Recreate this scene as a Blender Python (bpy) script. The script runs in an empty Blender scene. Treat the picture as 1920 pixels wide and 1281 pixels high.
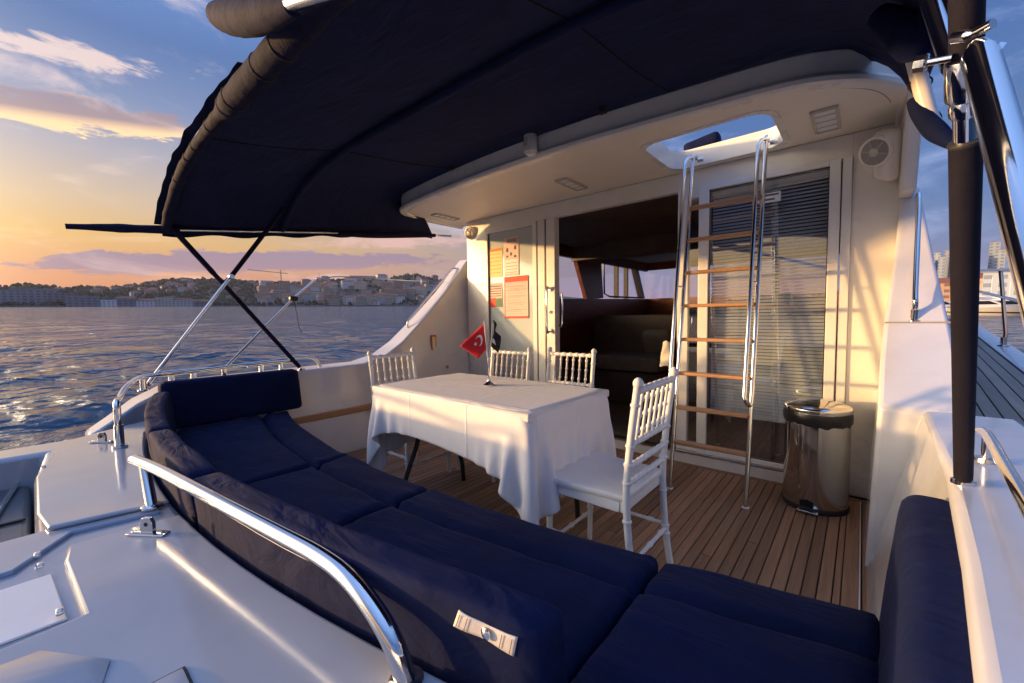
import bpy, bmesh, math, random
import numpy as np
from mathutils import Vector, Matrix, noise as mnoise
R = math.radians
random.seed(7)
sc = bpy.context.scene
col = sc.collection

# ------------------------------------------------------------------ camera
FPX = 769.56                       # focal length in pixels of a 1920 wide frame
CB = Vector((0, 0, 1.16))          # eye point in the yacht's own frame (deck z = 0, X starboard, Y forward)
HW = 2.10                          # eye height over the water
def axes(y, p, r):
    f = Vector((-math.sin(y)*math.cos(p), math.cos(y)*math.cos(p), -math.sin(p)))
    rt = Vector((math.cos(y), math.sin(y), 0)); up = rt.cross(f)
    return (math.cos(r)*rt+math.sin(r)*up, -math.sin(r)*rt+math.cos(r)*up, f)
def frame(a): return Matrix((a[0], a[1], -a[2])).transposed()
A_BOAT = axes(R(40.515), R(3.445), R(-0.876))
A_SEA = axes(R(40.515), math.atan(68/FPX), 0.0)
M_BOAT = Matrix.Translation((0, 0, HW)) @ (frame(A_SEA) @ frame(A_BOAT).transposed()).to_4x4() @ Matrix.Translation(-CB)
cam = bpy.data.cameras.new('Camera'); camo = bpy.data.objects.new('Camera', cam); col.objects.link(camo)
camo.matrix_world = Matrix.Translation((0, 0, HW)) @ frame(A_SEA).to_4x4()
cam.sensor_width = 36; cam.lens = FPX/1920*36; cam.clip_start = 0.02; cam.clip_end = 20000
sc.camera = camo

# ------------------------------------------------------------------ sky, sun, exposure
SUN_EL, SUN_AZ = R(3.4), R(127)     # azimuth to port of the bow
sdir = Vector((-math.sin(SUN_AZ)*math.cos(SUN_EL), math.cos(SUN_AZ)*math.cos(SUN_EL), math.sin(SUN_EL)))
sun = bpy.data.lights.new('sun', 'SUN'); sun.energy = 3.1; sun.angle = R(1.8); sun.color = (1.0, 0.55, 0.20)
suno = bpy.data.objects.new('sun', sun); col.objects.link(suno)
suno.rotation_euler = sdir.to_track_quat('Z', 'Y').to_euler()
sc.view_settings.view_transform = 'Standard'; sc.view_settings.look = 'None'
sc.view_settings.exposure = 1.1; sc.view_settings.gamma = 1.0

W = bpy.data.worlds.new('World'); sc.world = W; W.use_nodes = True
nt = W.node_tree; nt.nodes.clear()
def nd(t, tree=None, **k):
    n = (tree or nt).nodes.new(t)
    for a, v in k.items(): setattr(n, a, v)
    return n
class NB:
    """tiny expression helper over a node tree"""
    def __init__(s, tree): s.t = tree
    def l(s, a, b): s.t.links.new(a, b)
    def put(s, sock, v):
        if isinstance(v, bpy.types.NodeSocket): s.l(v, sock)
        else: sock.default_value = v
    def m(s, op, a, b=0.0, c=0.0, clamp=False):
        n = nd('ShaderNodeMath', s.t, operation=op, use_clamp=clamp)
        s.put(n.inputs[0], a); s.put(n.inputs[1], b); s.put(n.inputs[2], c); return n.outputs[0]
    def mix(s, f, a, b, bt='MIX'):
        n = nd('ShaderNodeMix', s.t, data_type='RGBA', blend_type=bt)
        s.put(n.inputs[0], f)
        for i, v in ((6, a), (7, b)):
            s.put(n.inputs[i], v if isinstance(v, bpy.types.NodeSocket) else (*v, 1))
        return n.outputs[2]
    def ramp(s, f, stops, interp='EASE'):
        n = nd('ShaderNodeValToRGB', s.t); cr = n.color_ramp; cr.interpolation = interp
        while len(cr.elements) < len(stops): cr.elements.new(0.5)
        for e, (p, c) in zip(cr.elements, stops):
            e.position = p; e.color = (*c, 1) if len(c) == 3 else c
        s.put(n.inputs[0], f); return n.outputs[0]
    def ss(s, x, a, b):
        n = nd('ShaderNodeMapRange', s.t, interpolation_type='SMOOTHSTEP')
        s.put(n.inputs[0], x); n.inputs[1].default_value = a; n.inputs[2].default_value = b
        return n.outputs[0]
    def noise(s, vec, scale=5, detail=4, rough=.55, dist=0.0):
        n = nd('ShaderNodeTexNoise', s.t); s.put(n.inputs['Vector'], vec)
        n.inputs['Scale'].default_value = scale; n.inputs['Detail'].default_value = detail
        n.inputs['Roughness'].default_value = rough; n.inputs['Distortion'].default_value = dist
        return n.outputs[0]
    def xyz(s, x, y, z):
        n = nd('ShaderNodeCombineXYZ', s.t)
        for i, v in enumerate((x, y, z)): s.put(n.inputs[i], v)
        return n.outputs[0]
    def sep(s, v):
        n = nd('ShaderNodeSeparateXYZ', s.t); s.l(v, n.inputs[0]); return n.outputs
b = NB(nt)
tc = nd('ShaderNodeTexCoord')
dx, dy, dz = b.sep(tc.outputs['Generated'])
el = b.m('MULTIPLY', b.m('ARCSINE', dz), 57.2958)                       # elevation, degrees
az = b.m('MULTIPLY', b.m('ARCTAN2', b.m('MULTIPLY', dx, -1.0), dy), 57.2958)   # degrees to port of the bow
hs = b.m('ADD', b.m('MULTIPLY', dx, -math.sin(SUN_AZ)), b.m('MULTIPLY', dy, math.cos(SUN_AZ)))
hl = b.m('SQRT', b.m('MAXIMUM', b.m('ADD', b.m('MULTIPLY', dx, dx), b.m('MULTIPLY', dy, dy)), 1e-4))
sunside = b.ss(b.m('DIVIDE', hs, hl), -0.55, 1.0)
e01 = b.m('DIVIDE', b.m('MAXIMUM', el, 0.0), 90.0)
warm = b.ramp(e01, [(0.0, (.39, .152, .080)), (.035, (.41, .170, .083)), (.075, (.455, .262, .074)), (.115, (.40, .288, .19)),
                    (.165, (.268, .245, .28)), (.22, (.124, .162, .284)), (.28, (.055, .106, .255)), (.45, (.14, .26, .58)), (1.0, (.25, .43, .90))], 'LINEAR')
cool = b.ramp(e01, [(0.0, (.22, .19, .29)), (.04, (.13, .145, .26)), (.12, (.055, .105, .25)), (.3, (.032, .080, .235)),
                    (.55, (.15, .28, .62)), (1.0, (.25, .43, .90))], 'LINEAR')
skyc = b.mix(sunside, cool, warm)
nish = nd('ShaderNodeTexSky', sky_type='NISHITA', sun_disc=False, sun_elevation=SUN_EL, sun_rotation=-SUN_AZ,
          altitude=0, air_density=1.2, dust_density=2.5, ozone_density=1.5)
nsc = b.mix(1.0, nish.outputs[0], (.09, .09, .09), 'MULTIPLY')
skyc = b.mix(0.22, skyc, nsc)
# clouds: long streaks low over the water, a few broken banks higher up
uv = b.xyz(b.m('MULTIPLY', az, 0.085), b.m('MULTIPLY', el, 0.30), 0.0)
n1 = b.noise(uv, 2.0, 11, .70, .40)
def bank(a0, e0, ra, re, slope=0.0, amp=2.4, nn=None):
    p = b.m('DIVIDE', b.m('SUBTRACT', az, a0), ra)
    ee = b.m('SUBTRACT', el, b.m('ADD', e0, b.m('MULTIPLY', b.m('SUBTRACT', az, a0), slope)))
    q = b.m('DIVIDE', ee, re)
    d = b.m('SUBTRACT', 1.0, b.m('ADD', b.m('MULTIPLY', p, p), b.m('MULTIPLY', q, q)))
    d = b.m('ADD', d, b.m('MULTIPLY', b.m('SUBTRACT', nn or n1, 0.5), amp))
    return d, q
# purple bank above the far shore
d1, q1 = bank(72, 5.0, 22, 1.5, -.06, 3.8)
m1 = b.ss(d1, 0.1, 0.38)
c1 = b.ramp(b.m('ADD', b.m('MULTIPLY', q1, .35), .5), [(0, (.33, .18, .16)), (.35, (.17, .12, .165)), (.75, (.155, .12, .18)), (1, (.36, .245, .22))], 'LINEAR')
skyc = b.mix(b.m('MULTIPLY', m1, .88), skyc, c1)
# grey-brown bank with a bright lower rim
d2, q2 = bank(87, 17.2, 12, 1.7, -.11, 5.0)
m2 = b.ss(d2, 0.05, 0.5)
c2 = b.ramp(b.m('ADD', b.m('MULTIPLY', q2, .4), .5), [(0, (.62, .46, .25)), (.30, (.60, .40, .22)), (.5, (.21, .155, .165)), (.8, (.18, .145, .18)), (1, (.36, .29, .28))], 'LINEAR')
skyc = b.mix(b.m('MULTIPLY', m2, .9), skyc, c2)
# peach streak higher up
d3, q3 = bank(87, 21.9, 12, 1.0, -.10, 5.5)
skyc = b.mix(b.m('MULTIPLY', b.ss(d3, 0.1, 1.0), .75), skyc, (.50, .385, .345))
# pink broken cloud to the right of the bank, and thin general cloud all round
d4, q4 = bank(56, 8.4, 12, 1.7, -.06, 5.0)
skyc = b.mix(b.m('MULTIPLY', b.ss(d4, 0.2, 1.1), .65), skyc, (.43, .26, .245))
uv3 = b.xyz(b.m('MULTIPLY', dx, 3.0), b.m('MULTIPLY', dy, 3.0), b.m('MULTIPLY', dz, 9.0))
n3 = b.noise(uv3, 1.6, 7, .6, .5)
thin = b.ss(n3, .52, .78)
thc = b.mix(sunside, (.25, .31, .50), (.64, .47, .38))
skyc = b.mix(b.m('MULTIPLY', thin, .55), skyc, thc)
# glow round the low sun off port quarter, added strong to fill the cockpit
sd_ = b.m('MAXIMUM', b.m('ADD', b.m('ADD', b.m('MULTIPLY', dx, sdir.x), b.m('MULTIPLY', dy, sdir.y)), b.m('MULTIPLY', dz, sdir.z)), 0.0)
gw = b.m('ADD', b.m('MULTIPLY', b.m('POWER', sd_, 22.0), 8.5), b.m('MULTIPLY', b.m('POWER', sd_, 120.0), 4.0))
gl_ = nd('ShaderNodeVectorMath', operation='SCALE'); gl_.inputs[0].default_value = (1.0, .80, .54); b.l(gw, gl_.inputs['Scale'])
skyc = b.mix(1.0, skyc, gl_.outputs[0], 'ADD')
below = b.ss(el, -6.0, 0.0)
skyc = b.mix(below, (.10, .12, .18), skyc)
bg = nd('ShaderNodeBackground'); b.l(skyc, bg.inputs[0]); bg.inputs[1].default_value = 1.0
wo = nd('ShaderNodeOutputWorld'); b.l(bg.outputs[0], wo.inputs[0])

# ------------------------------------------------------------------ materials
MATS = {}
def mat(name, base, rough=.5, metal=0.0, spec=.5, var=0.0, vscale=6.0, bump=0.0, bscale=40.0, stretch=(1, 1, 1),
        base2=None, sheen=0.0, coat=0.0, trans=0.0, emit=None, rvar=0.0, rnd=0.0):
    m = bpy.data.materials.new(name); m.use_nodes = True; t = m.node_tree; t.nodes.clear(); k = NB(t)
    o = nd('ShaderNodeOutputMaterial', t); p = nd('ShaderNodeBsdfPrincipled', t); k.l(p.outputs[0], o.inputs[0])
    p.inputs['Roughness'].default_value = rough; p.inputs['Metallic'].default_value = metal
    p.inputs['Specular IOR Level'].default_value = spec
    p.inputs['Sheen Weight'].default_value = sheen; p.inputs['Coat Weight'].default_value = coat
    p.inputs['Coat Roughness'].default_value = .08
    p.inputs['Transmission Weight'].default_value = trans
    tcn = nd('ShaderNodeTexCoord', t); mp = nd('ShaderNodeMapping', t); k.l(tcn.outputs['Object'], mp.inputs[0])
    mp.inputs['Scale'].default_value = stretch
    vec = mp.outputs[0]
    c = (*base, 1)
    if var or base2 or rnd:
        n = k.noise(vec, vscale, 6, .6)
        b2 = base2 or tuple(max(0, v*(1-var)) for v in base)
        cc = k.mix(k.ss(n, .35, .68), base, b2)
        if rnd:
            oi = nd('ShaderNodeObjectInfo', t)
            f = k.m('MULTIPLY_ADD', oi.outputs['Random'], rnd*2, 1-rnd)
            cc = k.mix(1.0, cc, k.xyz(f, f, f), 'MULTIPLY')
        k.l(cc, p.inputs['Base Color'])
    else: p.inputs['Base Color'].default_value = c
    if rvar:
        n = k.noise(vec, vscale*.7, 5, .6)
        k.l(k.m('MULTIPLY_ADD', n, rvar, rough-rvar*.5), p.inputs['Roughness'])
    if bump:
        n = k.noise(vec, bscale, 4, .6); bn = nd('ShaderNodeBump', t); k.l(n, bn.inputs['Height'])
        bn.inputs['Strength'].default_value = bump; bn.inputs['Distance'].default_value = .01
        k.l(bn.outputs[0], p.inputs['Normal'])
    if emit: p.inputs['Emission Color'].default_value = (*emit[0], 1); p.inputs['Emission Strength'].default_value = emit[1]
    MATS[name] = m; return m
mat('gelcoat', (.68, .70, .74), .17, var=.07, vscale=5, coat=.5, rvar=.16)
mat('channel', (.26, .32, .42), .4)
mat('gelcoat_deck_shaded', (.38, .405, .445), .15, var=.06, vscale=5, coat=.6, rvar=.16)  # aft deck copy of gelcoat, base colour darkened to stand in for shade
mat('gelcoat_cream', (.84, .81, .74), .28, var=.06, vscale=4, rvar=.12)
mat('headliner', (.88, .82, .73), .45, var=.06, vscale=3, bump=.05, bscale=60)
mat('frame_white', (.80, .79, .76), .30, var=.05, vscale=8)
mat('rubber', (.02, .02, .022), .6)
mat('caulk', (.018, .016, .015), .8)
mat('steel', (.74, .73, .71), .10, 1.0, rvar=.08, vscale=14)
mat('steel_bin', (.60, .57, .52), .10, 1.0, rvar=.06, vscale=6)
mat('navy_cover', (.011, .012, .040), .85, sheen=0.0, spec=.2, var=.3, vscale=12, bump=.6, bscale=22)
mat('navy_cover_shaded', (.009, .008, .019), .75, spec=.3, var=.3, vscale=12, bump=.25, bscale=30)  # copy of navy_cover with shade put into its colour, for the sunlit starboard legs
mat('dark_hole', (.012, .012, .014), .9)
mat('grey_recess', (.10, .11, .12), .3, var=.2, vscale=10)
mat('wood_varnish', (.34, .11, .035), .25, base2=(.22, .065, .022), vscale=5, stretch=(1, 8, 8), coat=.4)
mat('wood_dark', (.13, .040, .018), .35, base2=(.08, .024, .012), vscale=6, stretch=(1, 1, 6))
mat('rung_wood', (.52, .29, .15), .45, base2=(.38, .20, .10), vscale=30, stretch=(1, 12, 12))
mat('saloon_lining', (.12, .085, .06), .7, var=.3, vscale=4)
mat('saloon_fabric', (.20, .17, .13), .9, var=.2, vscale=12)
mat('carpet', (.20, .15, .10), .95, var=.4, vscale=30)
mat('chair_white', (.76, .78, .79), .32, var=.04, vscale=8, spec=.45)
mat('linen', (.84, .83, .84), .85, var=.03, vscale=10, bump=.12, bscale=160, sheen=.1)
def creases(m):
    t = m.node_tree; k = NB(t); p = [n for n in t.nodes if n.type == 'BSDF_PRINCIPLED'][0]
    tcn = nd('ShaderNodeTexCoord', t); x, y, z = k.sep(tcn.outputs['Object'])
    w = k.noise(tcn.outputs['Object'], 3.0, 2, .5); hs_ = None
    for c, pos in ((x, (-.66, -.22, .23, .68)), (y, (-.31, .02, .36))):
        for q in pos:
            d = k.m('ABSOLUTE', k.m('SUBTRACT', k.m('ADD', c, k.m('MULTIPLY_ADD', w, .012, -.006)), q)); r_ = k.m('SUBTRACT', 1.0, k.ss(d, 0.0, .010)); hs_ = r_ if hs_ is None else k.m('ADD', hs_, r_)
    wr = k.noise(tcn.outputs['Object'], 9.0, 3, .55, 1.0)
    bn = nd('ShaderNodeBump', t); k.l(k.m('MULTIPLY_ADD', wr, .9, hs_), bn.inputs['Height']); bn.inputs['Strength'].default_value = .5; bn.inputs['Distance'].default_value = .004
    old = p.inputs['Normal'].links[0].from_node; k.l(bn.outputs[0], old.inputs['Normal'])
creases(MATS['linen'])
mat('leg_dark', (.035, .027, .024), .4, metal=.3)
mat('paper', (.82, .79, .74), .7); mat('paper_red', (.70, .085, .05), .7); mat('paper_yellow', (.80, .66, .30), .7)
mat('paper_orange', (.80, .22, .06), .7); mat('ink', (.12, .10, .10), .8); mat('paper_green', (.10, .22, .14), .7); mat('paper_pink', (.78, .55, .50), .7)
mat('flag_red', (.62, .012, .02), .75); mat('flag_white', (.80, .80, .80), .7); mat('flag_black', (.012, .012, .02), .7)
mat('sticker_red', (.55, .10, .06), .5); mat('light_plastic', (.55, .52, .44), .25); mat('chrome', (.8, .8, .8), .06, 1.0)
mat('grille', (.33, .31, .30), .5); mat('bag', (.012, .012, .014), .35); mat('blind', (.80, .82, .84), .45)
mat('panel_glass', (.50, .56, .56), .12, spec=.6, coat=.3)
mat('webbing', (.66, .62, .54), .85, var=.08, vscale=25, bump=.15, bscale=400)
mat('thread', (.72, .70, .68), .8)
mat('hull_white', (.80, .80, .80), .2)
mat('boat_cream', (.80, .74, .62), .3, var=.05)
mat('boat_window', (.02, .025, .03), .1)
mat('stone_quay', (.26, .24, .22), .8, var=.3, vscale=.3)
mat('tree_far', (.030, .042, .026), .95, var=.5, vscale=.08)

def teak(name, base, base2, dark):
    m = bpy.data.materials.new(name); m.use_nodes = True; t = m.node_tree; k = NB(t); p = t.nodes['Principled BSDF']
    tcn = nd('ShaderNodeTexCoord', t); oi = nd('ShaderNodeObjectInfo', t)
    x, y, z = k.sep(tcn.outputs['Object'])
    off = k.m('MULTIPLY', oi.outputs['Random'], 37.0)
    v = k.xyz(k.m('MULTIPLY', x, 70.0), k.m('ADD', k.m('MULTIPLY', y, 2.6), off), k.m('MULTIPLY', z, 3.0))
    g = k.noise(v, 1.0, 7, .65, .6)
    v2 = k.xyz(k.m('MULTIPLY', x, 2.0), k.m('ADD', k.m('MULTIPLY', y, 1.5), off), 0.0)
    g2 = k.noise(tcn.outputs['Object'], 1.9, 5, .6); g3 = k.noise(v2, 2.6, 3, .5)
    c = k.mix(k.ss(g, .3, .72), base, base2)
    c = k.mix(k.m('MULTIPLY', k.ss(g2, .5, .75), .55), c, dark)
    f = k.m('MULTIPLY_ADD', oi.outputs['Random'], .55, .72)
    c = k.mix(1.0, c, k.xyz(f, f, k.m('MULTIPLY', f, .97)), 'MULTIPLY')
    sp = k.noise(tcn.outputs['Object'], 7.0, 2, .5)
    c = k.mix(k.m('MULTIPLY', k.ss(sp, .70, .78), .6), c, (.07, .035, .018))
    k.l(c, p.inputs['Base Color']); p.inputs['Roughness'].default_value = .62
    k.l(k.m('MULTIPLY_ADD', g3, .3, .45), p.inputs['Roughness'])
    bn = nd('ShaderNodeBump', t); k.l(g, bn.inputs['Height']); bn.inputs['Strength'].default_value = .35; bn.inputs['Distance'].default_value = .004
    k.l(bn.outputs[0], p.inputs['Normal']); MATS[name] = m
teak('teak', (.37, .215, .125), (.24, .13, .075), (.28, .19, .135))
teak('teak_grey', (.34, .265, .205), (.25, .19, .145), (.24, .195, .165))

def fabric(name, c1, c2, wr=.5, sheen=.35):
    m = bpy.data.materials.new(name); m.use_nodes = True; t = m.node_tree; k = NB(t); p = t.nodes['Principled BSDF']
    tcn = nd('ShaderNodeTexCoord', t); ob = tcn.outputs['Object']
    n = k.noise(ob, 5.0, 5, .6)
    k.l(k.mix(k.ss(n, .35, .7), c1, c2), p.inputs['Base Color'])
    p.inputs['Roughness'].default_value = .88; p.inputs['Sheen Weight'].default_value = sheen
    p.inputs['Sheen Roughness'].default_value = .5; p.inputs['Sheen Tint'].default_value = (.25, .32, .75, 1)
    p.inputs['Specular IOR Level'].default_value = .2
    x, y, z = k.sep(ob)
    wv = k.xyz(k.m('MULTIPLY', x, 3.0), k.m('MULTIPLY', y, 9.0), k.m('MULTIPLY', z, 5.0))
    w1 = k.noise(wv, 1.3, 3, .5, 1.2); w2 = k.noise(ob, 420, 2, .5)
    bn = nd('ShaderNodeBump', t); k.l(w1, bn.inputs['Height']); bn.inputs['Strength'].default_value = wr; bn.inputs['Distance'].default_value = .03
    bn2 = nd('ShaderNodeBump', t); k.l(w2, bn2.inputs['Height']); bn2.inputs['Strength'].default_value = .25; bn2.inputs['Distance'].default_value = .002
    k.l(bn.outputs[0], bn2.inputs['Normal']); k.l(bn2.outputs[0], p.inputs['Normal']); MATS[name] = m
fabric('navy', (.0032, .0092, .050), (.0023, .0066, .037), .50, .02)
fabric('canopy_navy', (.0100, .0155, .060), (.0075, .0115, .044), .5, .05)

def glass(name, tint, refl=1.0, ior=1.5):
    m = bpy.data.materials.new(name); m.use_nodes = True; t = m.node_tree; t.nodes.clear(); k = NB(t)
    o = nd('ShaderNodeOutputMaterial', t); tr = nd('ShaderNodeBsdfTransparent', t); gl = nd('ShaderNodeBsdfGlossy', t)
    tr.inputs[0].default_value = (*tint, 1); gl.inputs['Roughness'].default_value = .012; gl.inputs[0].default_value = (.95, .95, .95, 1)
    fr = nd('ShaderNodeFresnel', t); ge = nd('ShaderNodeNewGeometry', t)   # same index from either face of the thin pane
    k.l(k.m('MULTIPLY_ADD', ge.outputs['Backfacing'], 1/ior-ior, ior), fr.inputs[0])
    mx = nd('ShaderNodeMixShader', t); k.l(k.m('MULTIPLY', fr.outputs[0], refl, clamp=True), mx.inputs[0])
    k.l(tr.outputs[0], mx.inputs[1]); k.l(gl.outputs[0], mx.inputs[2]); k.l(mx.outputs[0], o.inputs[0]); MATS[name] = m
glass('door_glass', (.90, .93, .95), 1.2, 2.2)
glass('window_glass', (.97, .98, .99), 1.0, 1.45)

def facade(name, wall, win, sx, sz, rnd=.25):
    m = bpy.data.materials.new(name); m.use_nodes = True; t = m.node_tree; k = NB(t); p = t.nodes['Principled BSDF']
    tcn = nd('ShaderNodeTexCoord', t); x, y, z = k.sep(tcn.outputs['Object'])
    fx = k.m('FRACT', k.m('DIVIDE', k.m('ADD', x, k.m('MULTIPLY', y, 1.0)), sx)); fz = k.m('FRACT', k.m('DIVIDE', z, sz))
    a = k.m('MULTIPLY', k.m('GREATER_THAN', fx, .45), k.m('GREATER_THAN', fz, .5))
    oi = nd('ShaderNodeObjectInfo', t); f = k.m('MULTIPLY_ADD', oi.outputs['Random'], rnd*2, 1-rnd)
    c = k.mix(k.m('MULTIPLY', a, .8), wall, win); c = k.mix(1.0, c, k.xyz(f, f, f), 'MULTIPLY')
    k.l(c, p.inputs['Base Color']); p.inputs['Roughness'].default_value = .8; MATS[name] = m
facade('facade_cream', (.46, .38, .30), (.10, .09, .09), 4.0, 3.2)
facade('facade_white', (.62, .58, .55), (.14, .13, .13), 4.5, 3.2)
facade('facade_rose', (.44, .28, .21), (.10, .08, .08), 4.0, 3.2)
facade('facade_grey', (.20, .21, .24), (.07, .07, .09), 6.0, 3.6)
facade('facade_tower', (.30, .36, .44), (.12, .16, .22), 5.0, 4.0)
mat('roof_tile', (.26, .10, .06), .85, rnd=.25); mat('roof_grey', (.20, .20, .20), .85, rnd=.2)

# ------------------------------------------------------------------ mesh helpers
ORG = {}
BOAT = []
def V(*a): return Vector(a)
class MB:
    def __init__(s): s.v = []; s.f = []
    def add(s, vs, fs):
        n = len(s.v); s.v += [Vector(p) for p in vs]; s.f += [tuple(i+n for i in f) for f in fs]; return s
    def box(s, x0, x1, y0, y1, z0, z1, mtx=None):
        vs = [V(x, y, z) for z in (z0, z1) for y in (y0, y1) for x in (x0, x1)]
        if mtx: vs = [mtx @ p for p in vs]
        return s.add(vs, [(0, 2, 3, 1), (4, 5, 7, 6), (0, 1, 5, 4), (1, 3, 7, 5), (3, 2, 6, 7), (2, 0, 4, 6)])
    def tube(s, path, r, seg=12, cap=True, closed=False):
        P = [Vector(p) for p in path]; n = len(P)
        rr = r if isinstance(r, (list, tuple)) else [r]*n
        T = []
        for i in range(n):
            a = P[max(i-1, 0)]; c = P[min(i+1, n-1)]; d = (c-a)
            T.append(d.normalized() if d.length > 1e-9 else V(0, 0, 1))
        u = T[0].orthogonal().normalized(); vs = []
        for i in range(n):
            u = (u - T[i]*u.dot(T[i])).normalized(); w = T[i].cross(u)
            for j in range(seg):
                a = 2*math.pi*j/seg; vs.append(P[i]+(u*math.cos(a)+w*math.sin(a))*rr[i])
        fs = [(i*seg+j, i*seg+(j+1) % seg, (i+1)*seg+(j+1) % seg, (i+1)*seg+j) for i in range(n-1) for j in range(seg)]
        if cap: fs += [tuple(range(seg))[::-1], tuple((n-1)*seg+j for j in range(seg))]
        return s.add(vs, fs)
    def lathe(s, p0, p1, prof, seg=12):
        """prof: (t 0..1, radius) along p0->p1"""
        p0 = Vector(p0); p1 = Vector(p1); d = p1-p0; t = d.normalized(); u = t.orthogonal().normalized(); w = t.cross(u); vs = []
        for (k, r) in prof:
            for j in range(seg):
                a = 2*math.pi*j/seg; vs.append(p0+d*k+(u*math.cos(a)+w*math.sin(a))*r)
        n = len(prof)
        fs = [(i*seg+j, i*seg+(j+1) % seg, (i+1)*seg+(j+1) % seg, (i+1)*seg+j) for i in range(n-1) for j in range(seg)]
        fs += [tuple(range(seg))[::-1], tuple((n-1)*seg+j for j in range(seg))]
        return s.add(vs, fs)
    def prism(s, poly, h0, h1, axis='z'):
        def mk(p, h): return {'z': V(p[0], p[1], h), 'x': V(h, p[0], p[1]), 'y': V(p[0], h, p[1])}[axis]
        n = len(poly)
        vs = [mk(p, h0) for p in poly]+[mk(p, h1) for p in poly]
        return s.add(vs, [tuple(range(n))[::-1], tuple(range(n, 2*n))]+[(i, (i+1) % n, (i+1) % n+n, i+n) for i in range(n)])
    def grid(s, nu, nv, fn):
        vs = [fn(i/(nu-1), j/(nv-1)) for j in range(nv) for i in range(nu)]
        return s.add(vs, [(j*nu+i, j*nu+i+1, (j+1)*nu+i+1, (j+1)*nu+i) for j in range(nv-1) for i in range(nu-1)])
    def rbox(s, h, r, n=(12, 12, 6), fn=None):
        """rounded box, half size h, corner radius r; fn maps each local point"""
        idx = {}; vs = []; fs = []
        def vid(i, j, k):
            key = (i, j, k)
            if key not in idx:
                q = V(*[h[a]*(2*c/n[a]-1) for a, c in enumerate(key)])
                # spend samples near the edges
                cl = V(*[max(-h[a]+r, min(h[a]-r, q[a])) for a in range(3)])
                dd = q-cl
                p = cl+dd.normalized()*r if dd.length > 1e-9 else q
                idx[key] = len(vs); vs.append(fn(p) if fn else p)
            return idx[key]
        for a in range(3):
            bb, cc = (a+1) % 3, (a+2) % 3
            for side in (0, n[a]):
                for i in range(n[bb]):
                    for j in range(n[cc]):
                        q = []
                        for (di, dj) in ((0, 0), (1, 0), (1, 1), (0, 1)):
                            k = [0, 0, 0]; k[a] = side; k[bb] = i+di; k[cc] = j+dj; q.append(vid(*k))
                        fs.append(tuple(q if side else q[::-1]))
        return s.add(vs, fs)
    def build(s, name, m, parent=None, smooth=True, angle=40, bevel=0, seg=2, recalc=True, top=None, boat=True):
        me = bpy.data.meshes.new(name)
        org = ORG.get(parent, V(0, 0, 0)) if parent else (Vector(top) if top is not None else V(0, 0, 0))
        me.from_pydata([p-org for p in s.v], [], s.f)
        if recalc:
            bm = bmesh.new(); bm.from_mesh(me); bmesh.ops.recalc_face_normals(bm, faces=bm.faces); bm.to_mesh(me); bm.free()
        if smooth:
            for p in me.polygons: p.use_smooth = True
            me.set_sharp_from_angle(angle=R(angle))
        me.materials.append(MATS[m])
        o = bpy.data.objects.new(name, me); col.objects.link(o)
        if parent: o.parent = parent; ORG[o] = org
        else:
            o.location = org; ORG[o] = org
            if boat: BOAT.append(o)
        if bevel:
            bv = o.modifiers.new('Bevel', 'BEVEL'); bv.width = bevel; bv.segments = seg; bv.limit_method = 'ANGLE'; bv.angle_limit = R(35)
            bv.harden_normals = False
        return o
def thing(name, label, cat, loc=(0, 0, 0), group=None, boat=True):
    o = bpy.data.objects.new(name, None); o.empty_display_size = .1; col.objects.link(o); o.location = loc; ORG[o] = Vector(loc)
    tag(o, label, cat, group)
    if boat: BOAT.append(o)
    return o
def tag(o, label, cat, group=None):
    o['label'] = label; o['category'] = cat
    if group: o['group'] = group
    return o
def struct(o): o['kind'] = 'structure'; return o
def copy_tree(o, parent=None):
    c = o.copy(); col.objects.link(c); c.parent = parent
    for ch in o.children: copy_tree(ch, c)
    return c
def arc(c, r, a0, a1, n, ax=(0, 1)):
    out = []
    for i in range(n+1):
        a = R(a0+(a1-a0)*i/n); p = [c[0], c[1], c[2]]; p[ax[0]] += r*math.cos(a); p[ax[1]] += r*math.sin(a); out.append(V(*p))
    return out
def smoothpath(pts, n=8):
    """Catmull-Rom through pts"""
    P = [Vector(p) for p in pts]; P = [P[0]*2-P[1]]+P+[P[-1]*2-P[-2]]; out = []
    for i in range(1, len(P)-2):
        for k in range(n):
            t = k/n; a, b_, c, d = P[i-1], P[i], P[i+1], P[i+2]
            out.append(.5*((2*b_)+(c-a)*t+(2*a-5*b_+4*c-d)*t*t+(3*b_-a-3*c+d)*t**3))
    out.append(P[-2]); return out
def ray(px, py): return A_BOAT[0]*((px-960)/FPX)-A_BOAT[1]*((py-640.5)/FPX)+A_BOAT[2]
def onz(px, py, z): d = ray(px, py); return CB+d*((z-CB.z)/d.z)
def ony(px, py, y): d = ray(px, py); return CB+d*((y-CB.y)/d.y)
def onx(px, py, x): d = ray(px, py); return CB+d*((x-CB.x)/d.x)

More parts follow.
